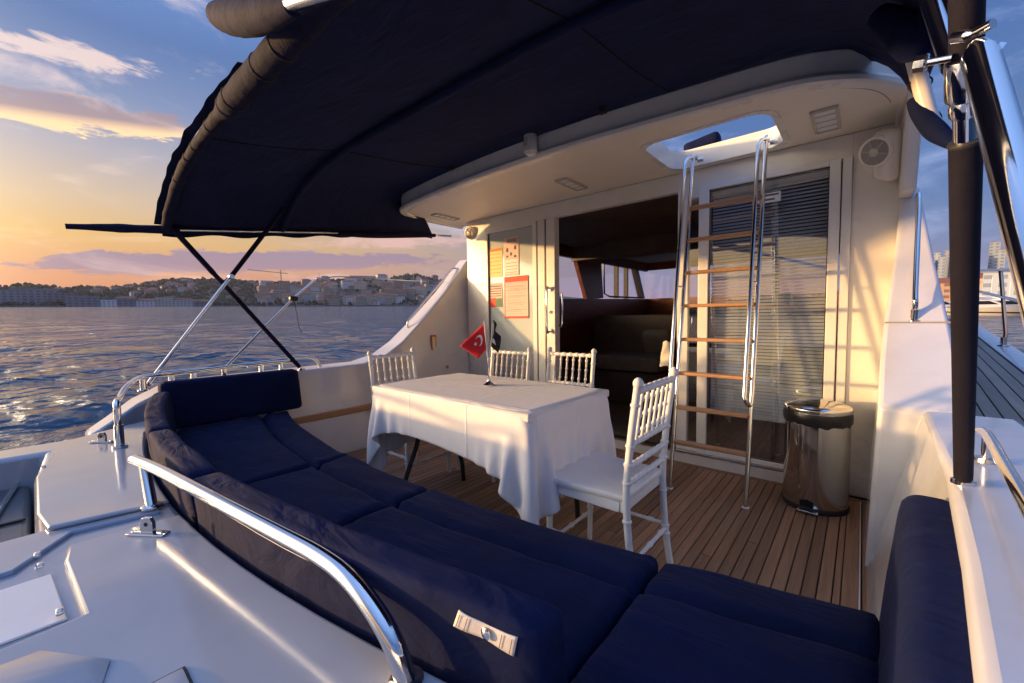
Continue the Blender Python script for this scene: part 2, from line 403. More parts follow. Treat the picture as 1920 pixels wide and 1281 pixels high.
# ------------------------------------------------------------------ sea and far shore
def az_of(px): return 40.515-math.degrees(math.atan((px-960)/FPX))
def pol(azd, r, z=0): return V(-math.sin(R(azd))*r, math.cos(R(azd))*r, z)
def build_sea():
    NR, NA = 330, 560
    rs = np.concatenate([np.linspace(1.2, 7, 50), np.geomspace(7.15, 1560, NR-50)])
    aa = np.linspace(0, 2*np.pi, NA, endpoint=False)
    # finer azimuth steps towards the port side that the eye sees
    aa = aa+0.35*np.sin(aa-R(70))*-1
    X = -np.sin(aa)[None, :]*rs[:, None]; Y = np.cos(aa)[None, :]*rs[:, None]; Z = np.zeros_like(X)
    rng = np.random.default_rng(3)
    cell = np.maximum(np.gradient(rs)[:, None], rs[:, None]*2*np.pi/NA)
    for i in range(46):
        lam = 0.36*(1.11**i); th = R(200)+rng.normal(0, .75); ph = rng.uniform(0, 6.28)
        k = 2*np.pi/lam; amp = 0.0092*lam**.72*(1 if lam < 2.6 else (2.6/lam)**1.0)
        fade = np.clip((lam/cell-2.5)/3, 0, 1)
        q = k*(X*np.cos(th)+Y*np.sin(th))+ph
        Z += amp*fade*(np.sin(q)+.25*np.sin(2*q+1.1))
    me = bpy.data.meshes.new('sea'); vs = np.stack([X, Y, Z], -1).reshape(-1, 3)
    i, j = np.meshgrid(np.arange(NR-1), np.arange(NA), indexing='ij')
    f = np.stack([i*NA+j, i*NA+(j+1) % NA, (i+1)*NA+(j+1) % NA, (i+1)*NA+j], -1).reshape(-1, 4)
    me.from_pydata(vs.tolist(), [], f[:, ::-1].tolist())
    me.polygons.foreach_set('use_smooth', [True]*len(me.polygons))
    m = bpy.data.materials.new('sea_water'); m.use_nodes = True; t = m.node_tree; k = NB(t); p = t.nodes['Principled BSDF']
    p.inputs['Base Color'].default_value = (.030, .070, .110, 1); p.inputs['IOR'].default_value = 1.34; p.inputs['Roughness'].default_value = .11
    tcn = nd('ShaderNodeTexCoord', t); x, y, z = k.sep(tcn.outputs['Object'])
    v = k.xyz(k.m('MULTIPLY_ADD', x, .8, k.m('MULTIPLY', y, .35)), k.m('MULTIPLY_ADD', y, 1.0, k.m('MULTIPLY', x, -.5)), 0.0)
    n1 = k.noise(v, 3.2, 5, .6, .3); n2 = k.noise(v, .75, 5, .62, .2)
    b1 = nd('ShaderNodeBump', t); k.l(n1, b1.inputs['Height']); b1.inputs['Strength'].default_value = .60; b1.inputs['Distance'].default_value = .07
    b2 = nd('ShaderNodeBump', t); k.l(n2, b2.inputs['Height']); b2.inputs['Strength'].default_value = .60; b2.inputs['Distance'].default_value = .4
    n3 = k.noise(v, .22, 4, .6, .3); b3 = nd('ShaderNodeBump', t); k.l(n3, b3.inputs['Height']); b3.inputs['Strength'].default_value = 1.0; b3.inputs['Distance'].default_value = 2.2
    k.l(b1.outputs[0], b2.inputs['Normal']); k.l(b2.outputs[0], b3.inputs['Normal']); k.l(b3.outputs[0], p.inputs['Normal'])
    me.materials.append(m); o = bpy.data.objects.new('sea', me); col.objects.link(o); struct(o)
build_sea()

SKY = [(-400, 535), (0, 533), (60, 531), (110, 534), (200, 538), (250, 533), (300, 526), (350, 521), (430, 521), (500, 527), (560, 526), (600, 521), (700, 519), (780, 513), (830, 519), (900, 530), (1000, 550), (1200, 562), (2000, 562)]
def top_y(px):
    for (a, ya), (c, yc) in zip(SKY, SKY[1:]):
        if a <= px <= c: return ya+(yc-ya)*(px-a)/(c-a)
    return 534
RS = 820.0
def hill_h(azd):
    a = (azd+180) % 360-180
    if -24 < a < 98:
        ang = math.radians(40.515-a)
        px = 960+FPX*math.tan(ang) if abs(ang) < 1.2 else -400
        return (572.5-top_y(px))/FPX*(RS+330)*math.cos(max(-1.0, min(1.0, ang)))*(1.0 if a < 93 else 1.0)*.96
    return 44+16*math.sin(a*.11)+9*math.sin(a*.37+1)
def hill_z(azd, r):
    t = (r-RS)/330
    n = mnoise.noise(V(azd*.25, r*.006, 1.3))
    if t < 0: return -1
    s = min(1, t)**1.15
    return 1.2+(hill_h(azd)-3)*s*(1+.10*n)-max(0, t-1)*14
def build_hills():
    m = bpy.data.materials.new('hill'); m.use_nodes = True; t = m.node_tree; k = NB(t); p = t.nodes['Principled BSDF']
    tcn = nd('ShaderNodeTexCoord', t); n = k.noise(tcn.outputs['Object'], .02, 7, .65); n2 = k.noise(tcn.outputs['Object'], .09, 5, .6)
    c = k.mix(k.ss(n, .42, .6), (.030, .040, .028), (.10, .085, .07)); c = k.mix(k.m('MULTIPLY', k.ss(n2, .55, .7), .5), c, (.17, .14, .12))
    k.l(c, p.inputs['Base Color']); p.inputs['Roughness'].default_value = .95; MATS['hill'] = m
    mb = MB(); NA, NRr = 480, 14
    rr = [RS-2, RS, RS+1.5, RS+12, RS+40, RS+80, RS+130, RS+180, RS+230, RS+280, RS+330, RS+400, RS+520, RS+700]
    vs = []
    for r in rr:
        for i in range(NA):
            a = 360*i/NA
            if r <= RS: z = -2 if r < RS else -.5
            elif r < RS+2: z = 1.6
            else: z = hill_z(a, r)
            # the shore swings well away ahead of the bow, where open water and the marina lie
            vs.append(pol(a, r, z))
    fs = [(j*NA+i, j*NA+(i+1) % NA, (j+1)*NA+(i+1) % NA, (j+1)*NA+i) for j in range(NRr-1) for i in range(NA)]
    mb.add(vs, fs); o = mb.build('hills', 'hill', boat=False); struct(o)
build_hills()

def far_trees():
    rnd = random.Random(5); me_v = []; me_f = []
    base = bmesh.new(); bmesh.ops.create_icosphere(base, subdivisions=1, radius=1); bv = [v.co.copy() for v in base.verts]; bf = [tuple(v.index for v in f.verts) for f in base.faces]; base.free()
    def blob(p, r):
        n = len(me_v); sx = rnd.uniform(.8, 1.2); sz = rnd.uniform(.7, 1.25)
        for q in bv:
            k = 1+rnd.uniform(-.28, .28); me_v.append(p+V(q.x*r*k*sx, q.y*r*k*sx, q.z*r*k*sz))
        me_f.extend(tuple(i+n for i in f) for f in bf)
    for i in range(2600):
        u = rnd.random()
        if u < .62: px = rnd.uniform(150, 500)
        elif u < .86: px = rnd.uniform(480, 860)
        else: px = rnd.uniform(-60, 160)
        r = RS+rnd.choice([rnd.uniform(8, 60), rnd.uniform(30, 345), rnd.uniform(200, 345)])
        if 490 < px < 860 and rnd.random() < .45: r = RS+rnd.uniform(285, 345)
        a = az_of(px); s = rnd.uniform(2.0, 5.2); blob(pol(a, r, hill_z(a, r)+s*.4), s)
    for i in range(1600):       # the shores outside the picture
        a = rnd.uniform(95, 330); r = RS+rnd.uniform(10, 345); s = rnd.uniform(3, 7); blob(pol(a, r, hill_z(a, r)+s*.4), s)
    mb = MB(); mb.v = me_v; mb.f = me_f; o = mb.build('hillside_trees', 'tree_far', boat=False, smooth=False, recalc=False)
    o['kind'] = 'stuff'; o['label'] = 'dark trees massed on the far hillside above the water'; o['category'] = 'trees'
far_trees()

def far_buildings():
    rnd = random.Random(11); meshes = {}
    def mesh(kind, w, d, h, wall, roof):
        key = (kind, w, d, h, wall, roof)
        if key in meshes: return meshes[key]
        me = bpy.data.meshes.new(kind); vs = [V(x, y, z) for z in (-3, h) for y in (-d/2, d/2) for x in (-w/2, w/2)]
        fs = [(0, 1, 5, 4), (1, 3, 7, 5), (3, 2, 6, 7), (2, 0, 4, 6)]
        if roof == 'hip':
            e = .6; rh = min(w, d)*.26
            vs += [V(-w/2-e, -d/2-e, h), V(w/2+e, -d/2-e, h), V(w/2+e, d/2+e, h), V(-w/2-e, d/2+e, h), V(-w/2+d/2.4, 0, h+rh), V(w/2-d/2.4, 0, h+rh)]
            rf = [(8, 9, 13, 12), (10, 11, 12, 13), (9, 10, 13), (11, 8, 12), (11, 10, 9, 8)]
        else:
            vs += [V(-w/2-.2, -d/2-.2, h), V(w/2+.2, -d/2-.2, h), V(w/2+.2, d/2+.2, h), V(-w/2-.2, d/2+.2, h),
                   V(-w/2-.2, -d/2-.2, h+.9), V(w/2+.2, -d/2-.2, h+.9), V(w/2+.2, d/2+.2, h+.9), V(-w/2-.2, d/2+.2, h+.9)]
            rf = [(8, 9, 13, 12), (9, 10, 14, 13), (10, 11, 15, 14), (11, 8, 12, 15), (12, 13, 14, 15), (11, 10, 9, 8)]
        me.from_pydata(vs, [], fs+rf); me.materials.append(MATS[wall]); me.materials.append(MATS['roof_tile' if roof == 'hip' else 'roof_grey'])
        for i, p in enumerate(me.polygons): p.material_index = 1 if i >= 4 else 0
        meshes[key] = me; return me
    def put(name, me, px, dr, label, cat, group=None, rot=0, r0=RS, zoff=0):
        a = az_of(px); o = bpy.data.objects.new(name, me); col.objects.link(o)
        o.location = pol(a, r0+dr, (hill_z(a, r0+dr) if r0 == RS else 1.0)+zoff); o.rotation_euler = (0, 0, R(a+rot)); tag(o, label, cat, group); return o
    walls = ['facade_cream', 'facade_white', 'facade_rose', 'facade_cream']
    # town climbing the slope on the right of the far shore
    for i in range(150):
        px = rnd.uniform(492, 850); dr = rnd.choice([rnd.uniform(12, 60), rnd.uniform(40, 200), rnd.uniform(120, 330)])
        w, d, h = rnd.choice([(12, 10, 8), (15, 11, 11), (20, 12, 13), (10, 10, 7), (26, 13, 15)])
        wl, rt_ = rnd.choice(walls), rnd.choice(['hip', 'hip', 'flat']); lv = 'low by the water' if dr < 70 else ('high on the slope' if dr > 190 else 'half way up the slope')
        put('hillside_house', mesh('hillside_house', w, d, h, wl, rt_), px, dr,
            {'facade_cream': 'cream', 'facade_white': 'white', 'facade_rose': 'brick red'}[wl]+(' tall' if h > 12 else ' low')+' house with '+('red roof ' if rt_ == 'hip' else 'flat roof ')+lv+' in far town', 'house', 'houses of the town on the far hillside', rnd.uniform(-25, 25))
    for i in range(26):
        px = rnd.uniform(170, 490); dr = rnd.uniform(150, 320)
        put('villa', mesh('villa', 13, 10, 7, rnd.choice(walls), 'hip'), px, dr, 'pale roof showing among the dark trees of the far hillside', 'house', 'roofs among the far trees', rnd.uniform(-25, 25))
    # long shed fronts along the water, left of the crossed poles
    put('warehouse', mesh('warehouse', 33, 14, 12, 'facade_grey', 'flat'), 160, 6, 'white framed dark shed on the far shore, left of the long waterfront building', 'building')
    for i, px in enumerate((205, 240, 277, 312, 348, 382)):
        put('waterfront_hall', mesh('waterfront_hall', (31, 26, 34, 22, 30, 27)[i], 14, (8, 10, 7, 12, 8, 6)[i], ('facade_white', 'facade_grey', 'facade_white', 'facade_cream', 'facade_white', 'facade_grey')[i], 'hip' if i % 3 else 'flat'), px, 7, 'bay of the long low pale building on the far waterfront', 'building', 'bays of the long waterfront building')
    for i, (px, w, h) in enumerate(((8, 60, 17), (72, 44, 20), (118, 34, 15))):
        put('shore_block', mesh('shore_block', w, 20, h, 'facade_grey', 'flat'), px, 30, ['wide dark blue block at the far shore by the left edge of the picture', 'tall dark block between the two wide ones on the far left shore', 'dark block beside the white framed shed on the far shore'][i], 'building')
    put('orange_block', mesh('orange_block', 22, 14, 24, 'facade_rose', 'flat'), 536, 170, 'sunlit orange apartment block under the tower crane on the far hill', 'building')
    put('large_hall', mesh('large_hall', 52, 20, 12, 'facade_cream', 'hip'), 742, 110, 'large pale hall with red roof on the far shore beside the slanting bulwark', 'building')
    put('terrace_row', mesh('terrace_row', 80, 12, 9, 'facade_white', 'flat'), 690, 318, 'long pale terrace along the top of the far hill', 'building')
    # tower crane on the ridge
    a = az_of(531); r = RS+250; base = pol(a, r, hill_z(a, r)); cr = thing('tower_crane', 'thin tower crane with long jib above the far hill', 'crane', base, boat=False)
    mm = MB().box(base.x-.8, base.x+.8, base.y-.8, base.y+.8, base.z-2, base.z+34); mm.build('mast', 'roof_grey', cr, smooth=False)
    u = V(math.cos(R(a)), math.sin(R(a)), 0); tp = base+V(0, 0, 33)
    MB().tube([tp-u*62+V(0, 0, 6), tp+u*14], .7, 6).build('jib', 'roof_grey', cr, smooth=False)
    MB().tube([tp, tp+V(0, 0, 8)], .8, 6).build('cab_tower', 'roof_grey', cr, smooth=False)
    for px, h in ((602, 26), (567, 14), (778, 20)):
        a = az_of(px); r = RS+300; p = pol(a, r, hill_z(a, r))
        tag(MB().tube([p, p+V(0, 0, h)], [1.0, .25], 6).build('mast', 'roof_grey', boat=False, top=p), {602: 'tallest thin mast on the ridge of the far hill', 567: 'short thin mast between the crane and the tall mast', 778: 'thin mast on the wooded top of the far hill at right'}[px], 'mast')
    # quay, towers and moored yachts off the starboard bow
    q = MB(); P0 = [pol(-3, 185), pol(-16, 185), pol(-16, 560), pol(-3, 560)]
    q.prism([(p.x, p.y) for p in P0], -1, 1.0); struct(q.build('quay', 'stone_quay', boat=False, smooth=False))
    tw = [(1737, 770, 76), (1746, 780, 88), (1755, 765, 80), (1765, 800, 94), (1775, 780, 86), (1785, 770, 78), (1851, 820, 104), (1862, 800, 88)]
    names = ['leftmost slim tower block beyond the starboard rail', 'second slim tower block beyond the starboard rail', 'third slim tower block beyond the starboard rail', 'tallest tower block of the cluster left of the dark pole', 'fifth slim tower block beyond the starboard rail', 'slim tower block nearest the dark pole on its left', 'taller blue tower block right of the dark pole', 'shorter blue tower block right of the dark pole']
    for (px, r, h), nm in zip(tw, names):
        put('tower_block', mesh('tower_block', 6 if px < 1800 else 9, 7, round(h*.78), 'facade_tower', 'flat'), px, 0, nm, 'tower', 'distant tower blocks', r0=r)
    for px, r, w, h, wl, rf, nm in ((1765, 330, 34, 13, 'facade_rose', 'hip', 'red roofed house on the quay left of the dark pole'), (1862, 330, 30, 15, 'facade_cream', 'hip', 'cream house with red roof on the quay right of the dark pole'),
                                    (1905, 320, 24, 17, 'facade_tower', 'flat', 'teal fronted block on the quay at the right edge'), (1830, 340, 24, 13, 'facade_cream', 'flat', 'low cream block on the quay behind the dark pole')):
        put('quay_building', mesh('quay_building', w, 12, h, wl, rf), px, 0, nm, 'building', r0=r)
    def yacht(px, r, L, rot, label):
        a = az_of(px); p = pol(a, r, 0); t = thing('moored_yacht', label, 'boat', p, 'moored yachts at the quay', boat=False)
        t.rotation_euler = (0, 0, R(a+rot)); ORG[t] = V(0, 0, 0)
        h = MB(); sec = []
        for i in range(13):
            s = i/12; w = L*.14*(1-(max(0, s-.45)/.55)**2.2)+.02; sh = 1.5+.9*s*s
            sec.append([V(L*(s-.5), y*w*k, z) for (y, k, z) in ((-1, .8, -.3), (-1, 1, sh), (1, 1, sh), (1, .8, -.3))])
        vs = [p_ for q_ in sec for p_ in q_]; fs = [(4*i+j, 4*i+j+1, 4*i+5+j, 4*i+4+j) for i in range(12) for j in range(3)]+[(0, 1, 2, 3)]
        h.add(vs, fs).build('hull', 'boat_cream', t)
        c = MB().prism([(-L*.38, 1.5), (-L*.40, 3.1), (L*.02, 3.3), (L*.22, 1.9), (L*.22, 1.5)], -L*.10, L*.10, 'y'); c.build('cabin', 'hull_white', t, bevel=.1)
        MB().prism([(-L*.33, 2.2), (-L*.33, 2.9), (-L*.01, 3.0), (L*.10, 2.3)], -L*.102, L*.102, 'y').build('window', 'boat_window', t)
        MB().prism([(-L*.40, 3.3), (-L*.36, 4.2), (-L*.30, 4.2), (-L*.12, 3.4)], -L*.09, L*.09, 'y').build('flybridge', 'hull_white', t, bevel=.1)
        MB().tube([V(-L*.2, 0, 3.3), V(-L*.2, 0, 8)], .06, 6).build('mast', 'hull_white', t)
        MB().box(-L*.5, L*.38, -L*.143, L*.143, .55, .75).build('hull_stripe', 'boat_window', t)
    yacht(1846, 132, 13, 20, 'cream motor yacht moored just right of the dark pole')
    yacht(1893, 136, 15, 8, 'long cream motor yacht moored at the right edge of the water')
    yacht(1764, 150, 11, 30, 'small moored yacht seen between rail posts left of the dark pole')
    yacht(1925, 160, 16, -10, 'white moored yacht cut by the right edge of the picture')
far_buildings()

# ------------------------------------------------------------------ the yacht
Y = thing('motor_yacht', 'white motor yacht with teak cockpit deck seen from its own stern', 'boat', (-1.7, 1.7, 0))
XC = -1.65
def ybk(x): u = x-XC; return .27+(.098 if u > 0 else .076)*u*u          # rear line of the aft bench
def yfr(x): u = x-XC; return 1.03+.078*u*u                              # front line of the aft bench
YW = 3.30

# cockpit deck of teak planks over dark caulking
dk = MB().box(-3.40, .10, .95, YW+.02, -.06, -.010).build('cockpit_deck', 'caulk', Y)
plank_cache = {}
def plank(x0, x1, y0, y1, z1=0.0, z0=-.012, parent=dk, m='teak', shear=0.0):
    key = (round(x1-x0, 4), round(y1-y0, 3), m)
    if key not in plank_cache:
        w, l = key[0]/2, key[1]/2; e = .0015
        bm = MB(); bm.add([V(x, y, z) for (z, i) in ((z0-z1, 0), (-e, 0), (0, e)) for (x, y) in ((-w+i, -l+i), (w-i, -l+i), (w-i, l-i), (-w+i, l-i))],
                          [(8, 9, 10, 11)]+[(a+4*k, (a+1) % 4+4*k, (a+1) % 4+4*k+4, a+4*k+4) for k in range(2) for a in range(4)])
        o = bm.build('plank', m, None, smooth=False, boat=False); plank_cache[key] = o.data; bpy.data.objects.remove(o)
    o = bpy.data.objects.new('plank', plank_cache[key]); col.objects.link(o); o.parent = parent
    o.location = V((x0+x1)/2, (y0+y1)/2, z1)-ORG[parent]; return o
edge = -.0650; g = .0052; pitch = .0503
x = edge
plank(-.036, .018, 1.0, 3.22); plank(.030, .098, 1.0, 3.22)
MB().box(.0185, .0235, 1.0, 3.22, -.01, .002).build('deck_strip', 'frame_white', Y)
plank(-.0650+g/2, -.040, 1.0, 3.22)
rnd = random.Random(2)
k = 0
while x-pitch > -3.40:
    # butt joints at differing places along the planks
    cuts = sorted([1.0, 3.22]+([rnd.uniform(1.4, 2.9)] if rnd.random() < .35 else []))
    for c0, c1 in zip(cuts, cuts[1:]):
        plank(x-pitch+g/2, x-g/2, round(c0, 2)+.002, round(c1, 2)-.002)
    x -= pitch; k += 1
plank(-3.395, .098, 3.226, 3.272)      # margin board along the sill

# aft bulkhead with door openings
bw = MB()
for (x0, x1, z0, z1) in ((-3.48, -3.18, 0, 2.24), (-.07, .20, 0, 2.24), (-3.18, -.07, 2.10, 2.24)):
    bw.box(x0, x1, YW, YW+.06, z0, z1)
bk = bw.build('bulkhead', 'gelcoat_cream', Y, bevel=.004)
sill = MB().box(-3.18, -.07, YW-.035, YW+.10, -.008, .075).build('door_sill', 'frame_white', Y, bevel=.006)
MB().box(-3.18, -.07, YW-.045, YW+.05, .078, .092).build('door_track', 'steel', sill, bevel=.002)
def fbox(mb, x0, x1, z0, z1, w, y0, y1):
    mb.box(x0, x0+w, y0, y1, z0, z1); mb.box(x1-w, x1, y0, y1, z0, z1); mb.box(x0+w, x1-w, y0, y1, z0, z0+w); mb.box(x0+w, x1-w, y0, y1, z1-w, z1)
# left fixed panel of pale frosted glass
lp = MB(); fbox(lp, -3.18, -2.47, .094, 2.10, .035, YW-.012, YW+.05); lp.box(-2.52, -2.47, YW-.020, YW-.0125, .094, 2.10)
lw = lp.build('fixed_window', 'frame_white', Y, bevel=.003)
MB().box(-3.144, -2.507, YW+.010, YW+.020, .130, 2.064).build('pane', 'panel_glass', lw)
MB().box(-3.1445, -3.137, YW+.003, YW+.009, .13, 2.06).build('gasket', 'rubber', lw)
MB().box(-3.137, -2.507, YW+.002, YW+.009, .50, .78).build('kick_panel', 'grille', lw)
# slid-open door leaf parked over the panel, seen nearly edge on
dr = MB(); dr.box(-2.46, -2.375, YW-.014, YW+.05, .094, 2.10); dr.box(-2.345, -2.245, YW-.03, YW+.05, .094, 2.10)
dl = dr.build('sliding_door', 'frame_white', Y, bevel=.005)
MB().box(-2.374, -2.346, YW+.0, YW+.05, .094, 2.10).build('seal', 'rubber', dl)
hd = MB(); hz0, hz1 = 1.02, 1.42
hd.tube(smoothpath([V(-2.30, YW-.032, hz0), V(-2.30, YW-.085, hz0+.012), V(-2.30, YW-.085, hz1-.012), V(-2.30, YW-.032, hz1)], 6), .011, 10)
hd.lathe((-2.30, YW-.03, hz0), (-2.30, YW-.05, hz0), [(0, .024), (1, .02)]); hd.lathe((-2.30, YW-.03, hz1), (-2.30, YW-.05, hz1), [(0, .024), (1, .02)])
hd.build('handle', 'chrome', dl)
hd = MB(); hd.tube(smoothpath([V(-2.245, YW+.02, hz0+.05), V(-2.20, YW+.02, hz0+.06), V(-2.20, YW+.02, hz1-.06), V(-2.245, YW+.02, hz1-.05)], 6), .008, 8).build('inner_handle', 'chrome', dl)
MB().lathe((-2.30, YW-.03, 1.20), (-2.30, YW-.045, 1.20), [(0, .016), (.6, .016), (1, .011)]).build('lock', 'steel', dl)
# right hand glazed doors
rf = MB(); rf.box(-1.11, -1.03, YW-.004, YW+.05, .094, 2.10); rf.box(-.95, -.88, YW-.028, YW+.03, .094, 2.10); rf.box(-1.029, -.951, YW-.006, YW+.05, .094, .16); rf.box(-1.029, -.951, YW-.006, YW+.05, 2.03, 2.10)
rf.box(-.879, -.181, YW-.028, YW+.03, .094, .125); rf.box(-.879, -.181, YW-.028, YW+.03, 2.065, 2.10)
rf.box(-.18, -.125, YW-.028, YW+.03, .094, 2.10); rf.box(-.119, -.071, YW-.018, YW+.03, .094, 2.10)
rd = rf.build('glazed_door', 'frame_white', Y, bevel=.004)
MB().box(-.879, -.181, YW-.004, YW+.002, .126, 2.064).build('pane', 'door_glass', rd)
MB().box(-1.029, -.951, YW+.010, YW+.016, .161, 2.029).build('side_pane', 'door_glass', rd)
gk = MB()
fbox(gk, -.8795, -.1805, .1255, 2.0645, .005, YW-.009, YW-.0045); gk.build('gasket', 'rubber', rd)
bl = MB(); zz = 2.02
while zz > .42:
    bl.box(-.872, -.19, YW+.044, YW+.068, zz-.0006, zz+.0006, Matrix.Translation((0, YW+.056, zz)) @ Matrix.Rotation(R(48), 4, 'X') @ Matrix.Translation((0, -YW-.056, -zz))); zz -= .0235
o = bl.build('blind_slats', 'blind', rd, smooth=False); o['kind'] = 'stuff'
MB().box(-.875, -.187, YW+.042, YW+.070, .395, .415).build('blind_rail', 'blind', rd, bevel=.003)
MB().box(-.875, -.187, YW+.040, YW+.075, 2.03, 2.062).build('blind_headrail', 'blind', rd, bevel=.003)
for xx in (-.70, -.37): MB().tube([V(xx, YW+.040, .40), V(xx, YW+.040, 2.03)], .0016, 5).build('blind_cord', 'thread', rd)
MB().box(-.475, -.445, YW+.080, YW+.10, .094, 2.1).build('stile', 'leg_dark', rd)

# saloon behind the door
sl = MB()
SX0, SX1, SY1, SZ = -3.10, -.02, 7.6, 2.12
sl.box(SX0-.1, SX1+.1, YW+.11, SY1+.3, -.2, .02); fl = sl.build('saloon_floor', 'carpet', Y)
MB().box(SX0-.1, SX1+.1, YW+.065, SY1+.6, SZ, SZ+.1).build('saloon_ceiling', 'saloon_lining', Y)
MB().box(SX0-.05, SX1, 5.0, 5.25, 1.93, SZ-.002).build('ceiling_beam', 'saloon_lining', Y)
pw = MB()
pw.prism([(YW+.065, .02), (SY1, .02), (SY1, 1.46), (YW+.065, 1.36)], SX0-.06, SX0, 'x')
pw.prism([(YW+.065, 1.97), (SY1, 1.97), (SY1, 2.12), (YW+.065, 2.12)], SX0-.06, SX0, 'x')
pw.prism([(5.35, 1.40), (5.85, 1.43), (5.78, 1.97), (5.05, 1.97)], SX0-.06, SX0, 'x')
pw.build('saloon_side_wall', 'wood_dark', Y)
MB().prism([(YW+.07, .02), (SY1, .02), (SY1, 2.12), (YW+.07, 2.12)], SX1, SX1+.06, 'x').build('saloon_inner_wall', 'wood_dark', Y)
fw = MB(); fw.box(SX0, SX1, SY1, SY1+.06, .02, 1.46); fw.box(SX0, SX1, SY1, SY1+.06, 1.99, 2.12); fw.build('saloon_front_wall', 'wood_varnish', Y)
wf = MB()
for yy in (6.35, 6.72): wf.box(SX0-.065, SX0+.005, yy-.02, yy+.02, 1.44, 1.98)
wf.prism([(7.30, 1.46), (7.42, 1.46), (7.12, 1.975), (7.0, 1.975)], SX0-.064, SX0+.02, 'x')
wf.tube([V(SX0+.006, 5.85, 1.97), V(SX0+.006, 5.87, 1.50), V(SX0+.006, 6.05, 1.46), V(SX0+.006, 7.35, 1.47)], .014, 6)
sw = wf.build('saloon_window_frame', 'leg_dark', Y)
MB().box(SX0-.035, SX0-.030, YW+.07, 5.2, 1.37, 1.97).build('side_pane', 'window_glass', sw)
MB().box(SX0-.035, SX0-.030, 5.8, 7.5, 1.43, 1.97).build('quarter_pane', 'window_glass', sw)
MB().box(SX0, SX1, SY1+.028, SY1+.034, 1.46, 1.99).build('windscreen', 'window_glass', sw)
# saloon furniture
s1 = thing('saloon_sofa', 'grey cushioned sofa in the dark saloon behind the open door', 'sofa', (-2.6, 5.2, .02))
MB().rbox((.62, .34, .10), .05, (10, 8, 6), lambda p: p+V(-2.45, 5.15, .55)).build('seat', 'saloon_fabric', s1)
MB().rbox((.60, .30, .20), .03, (6, 6, 4), lambda p: p+V(-2.45, 5.17, .24)).build('base', 'saloon_lining', s1)
MB().rbox((.60, .09, .30), .05, (10, 6, 8), lambda p: p+V(-2.45, 5.52, .86)).build('backrest', 'saloon_lining', s1)
MB().rbox((.19, .07, .17), .06, (8, 6, 8), lambda p: Matrix.Rotation(R(20), 3, 'X') @ p+V(-2.05, 5.36, .80)).build('pillow', 'saloon_fabric', s1)
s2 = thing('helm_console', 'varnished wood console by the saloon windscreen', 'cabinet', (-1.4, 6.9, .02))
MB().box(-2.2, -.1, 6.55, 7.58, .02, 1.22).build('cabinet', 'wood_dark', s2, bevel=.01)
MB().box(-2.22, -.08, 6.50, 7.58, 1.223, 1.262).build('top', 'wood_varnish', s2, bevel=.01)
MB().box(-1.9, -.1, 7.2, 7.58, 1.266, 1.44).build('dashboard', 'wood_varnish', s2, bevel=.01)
MB().tube([V(-1.95, 6.5, .3), V(-1.95, 6.47, .34), V(-1.95, 6.47, 1.10), V(-1.95, 6.5, 1.14)], .014, 8).build('grab_rail', 'steel', s2)
pp = MB(); 
for i in range(3): pp.box(-.13, .13, -.09, .09, .006*i, .006*i+.004, Matrix.Translation((-2.05+.03*i, 6.65, 1.266)) @ Matrix.Rotation(R(15*i), 4, 'Z') @ Matrix.Rotation(R(8*i), 4, 'X'))
tag(pp.build('papers', 'paper', top=(-2.05, 6.65, 1.27)), 'white papers lying on the wooden saloon console', 'papers')

# roof overhang with ladder hatch
OUT = [(-3.72, 3.42), (-3.72, 2.85), (-3.69, 2.66), (-3.60, 2.51), (-3.42, 2.42), (-3.0, 2.355), (-2.65, 2.32), (-2.25, 2.29), (-1.85, 2.28), (-1.45, 2.285), (-1.1, 2.31), (-.71, 2.35), (-.42, 2.385), (-.22, 2.435), (-.06, 2.54), (.08, 2.70), (.15, 2.88), (.17, 3.05), (.17, 3.42)]
OUT = [(p.x, p.y) for p in smoothpath([V(a, c, 0) for a, c in OUT], 4)]
def inset(poly, d):
    out = []; n = len(poly)
    for i, p in enumerate(poly):
        a = Vector(poly[max(i-1, 0)]); c = Vector(poly[min(i+1, n-1)]); t = (c-a).normalized(); nn = Vector((-t.y, t.x))
        out.append((p[0]+nn.x*d, p[1]+nn.y*d))
    return out
def chk(poly): return sum(a[0]*c[1]-c[0]*a[1] for a, c in zip(poly, poly[1:]+poly[:1])) > 0
sgn = 1
prof = [(.004, 2.372), (.0, 2.366), (.010, 2.276), (.008, 2.270), (-.010, 2.262), (-.014, 2.250), (-.008, 2.232), (.006, 2.224), (.050, 2.222), (.058, 2.228), (.060, 2.243)]
loops = [[V(q[0], q[1], z) for q in inset(OUT, d*sgn)] for d, z in prof]
n = len(OUT)
HT = [(-1.10, 2.66), (-1.04, 2.60), (-.52, 2.62), (-.45, 2.69), (-.43, 3.14), (-.47, 3.19), (-1.06, 3.19), (-1.10, 3.15)]
HT = []
for cx_, cy_, a0_ in ((-.525, 2.725, -90), (-.525, 3.115, 0), (-1.005, 3.115, 90), (-1.005, 2.725, 180)):       # rounded corners
    HT += [(cx_+.115*math.cos(R(a0_+90*i_/6)), cy_+.115*math.sin(R(a0_+90*i_/6))) for i_ in range(7)]
def holed(poly, hole, z):
    bm = bmesh.new(); ed = []
    for L in (poly, hole):
        vs = [bm.verts.new((p[0], p[1], z)) for p in L]
        ed += [bm.edges.new((vs[i], vs[(i+1) % len(vs)])) for i in range(len(vs))]
    bmesh.ops.triangle_fill(bm, use_beauty=True, edges=ed); bm.verts.index_update()
    vs = [v.co.copy() for v in bm.verts]; fs = [tuple(v.index for v in f.verts) for f in bm.faces]; bm.free(); return vs, fs
rm = MB()
rm.add([p for L in loops for p in L], [(j*n+i, j*n+i+1, (j+1)*n+i+1, (j+1)*n+i) for j in range(len(loops)-1) for i in range(n-1)])
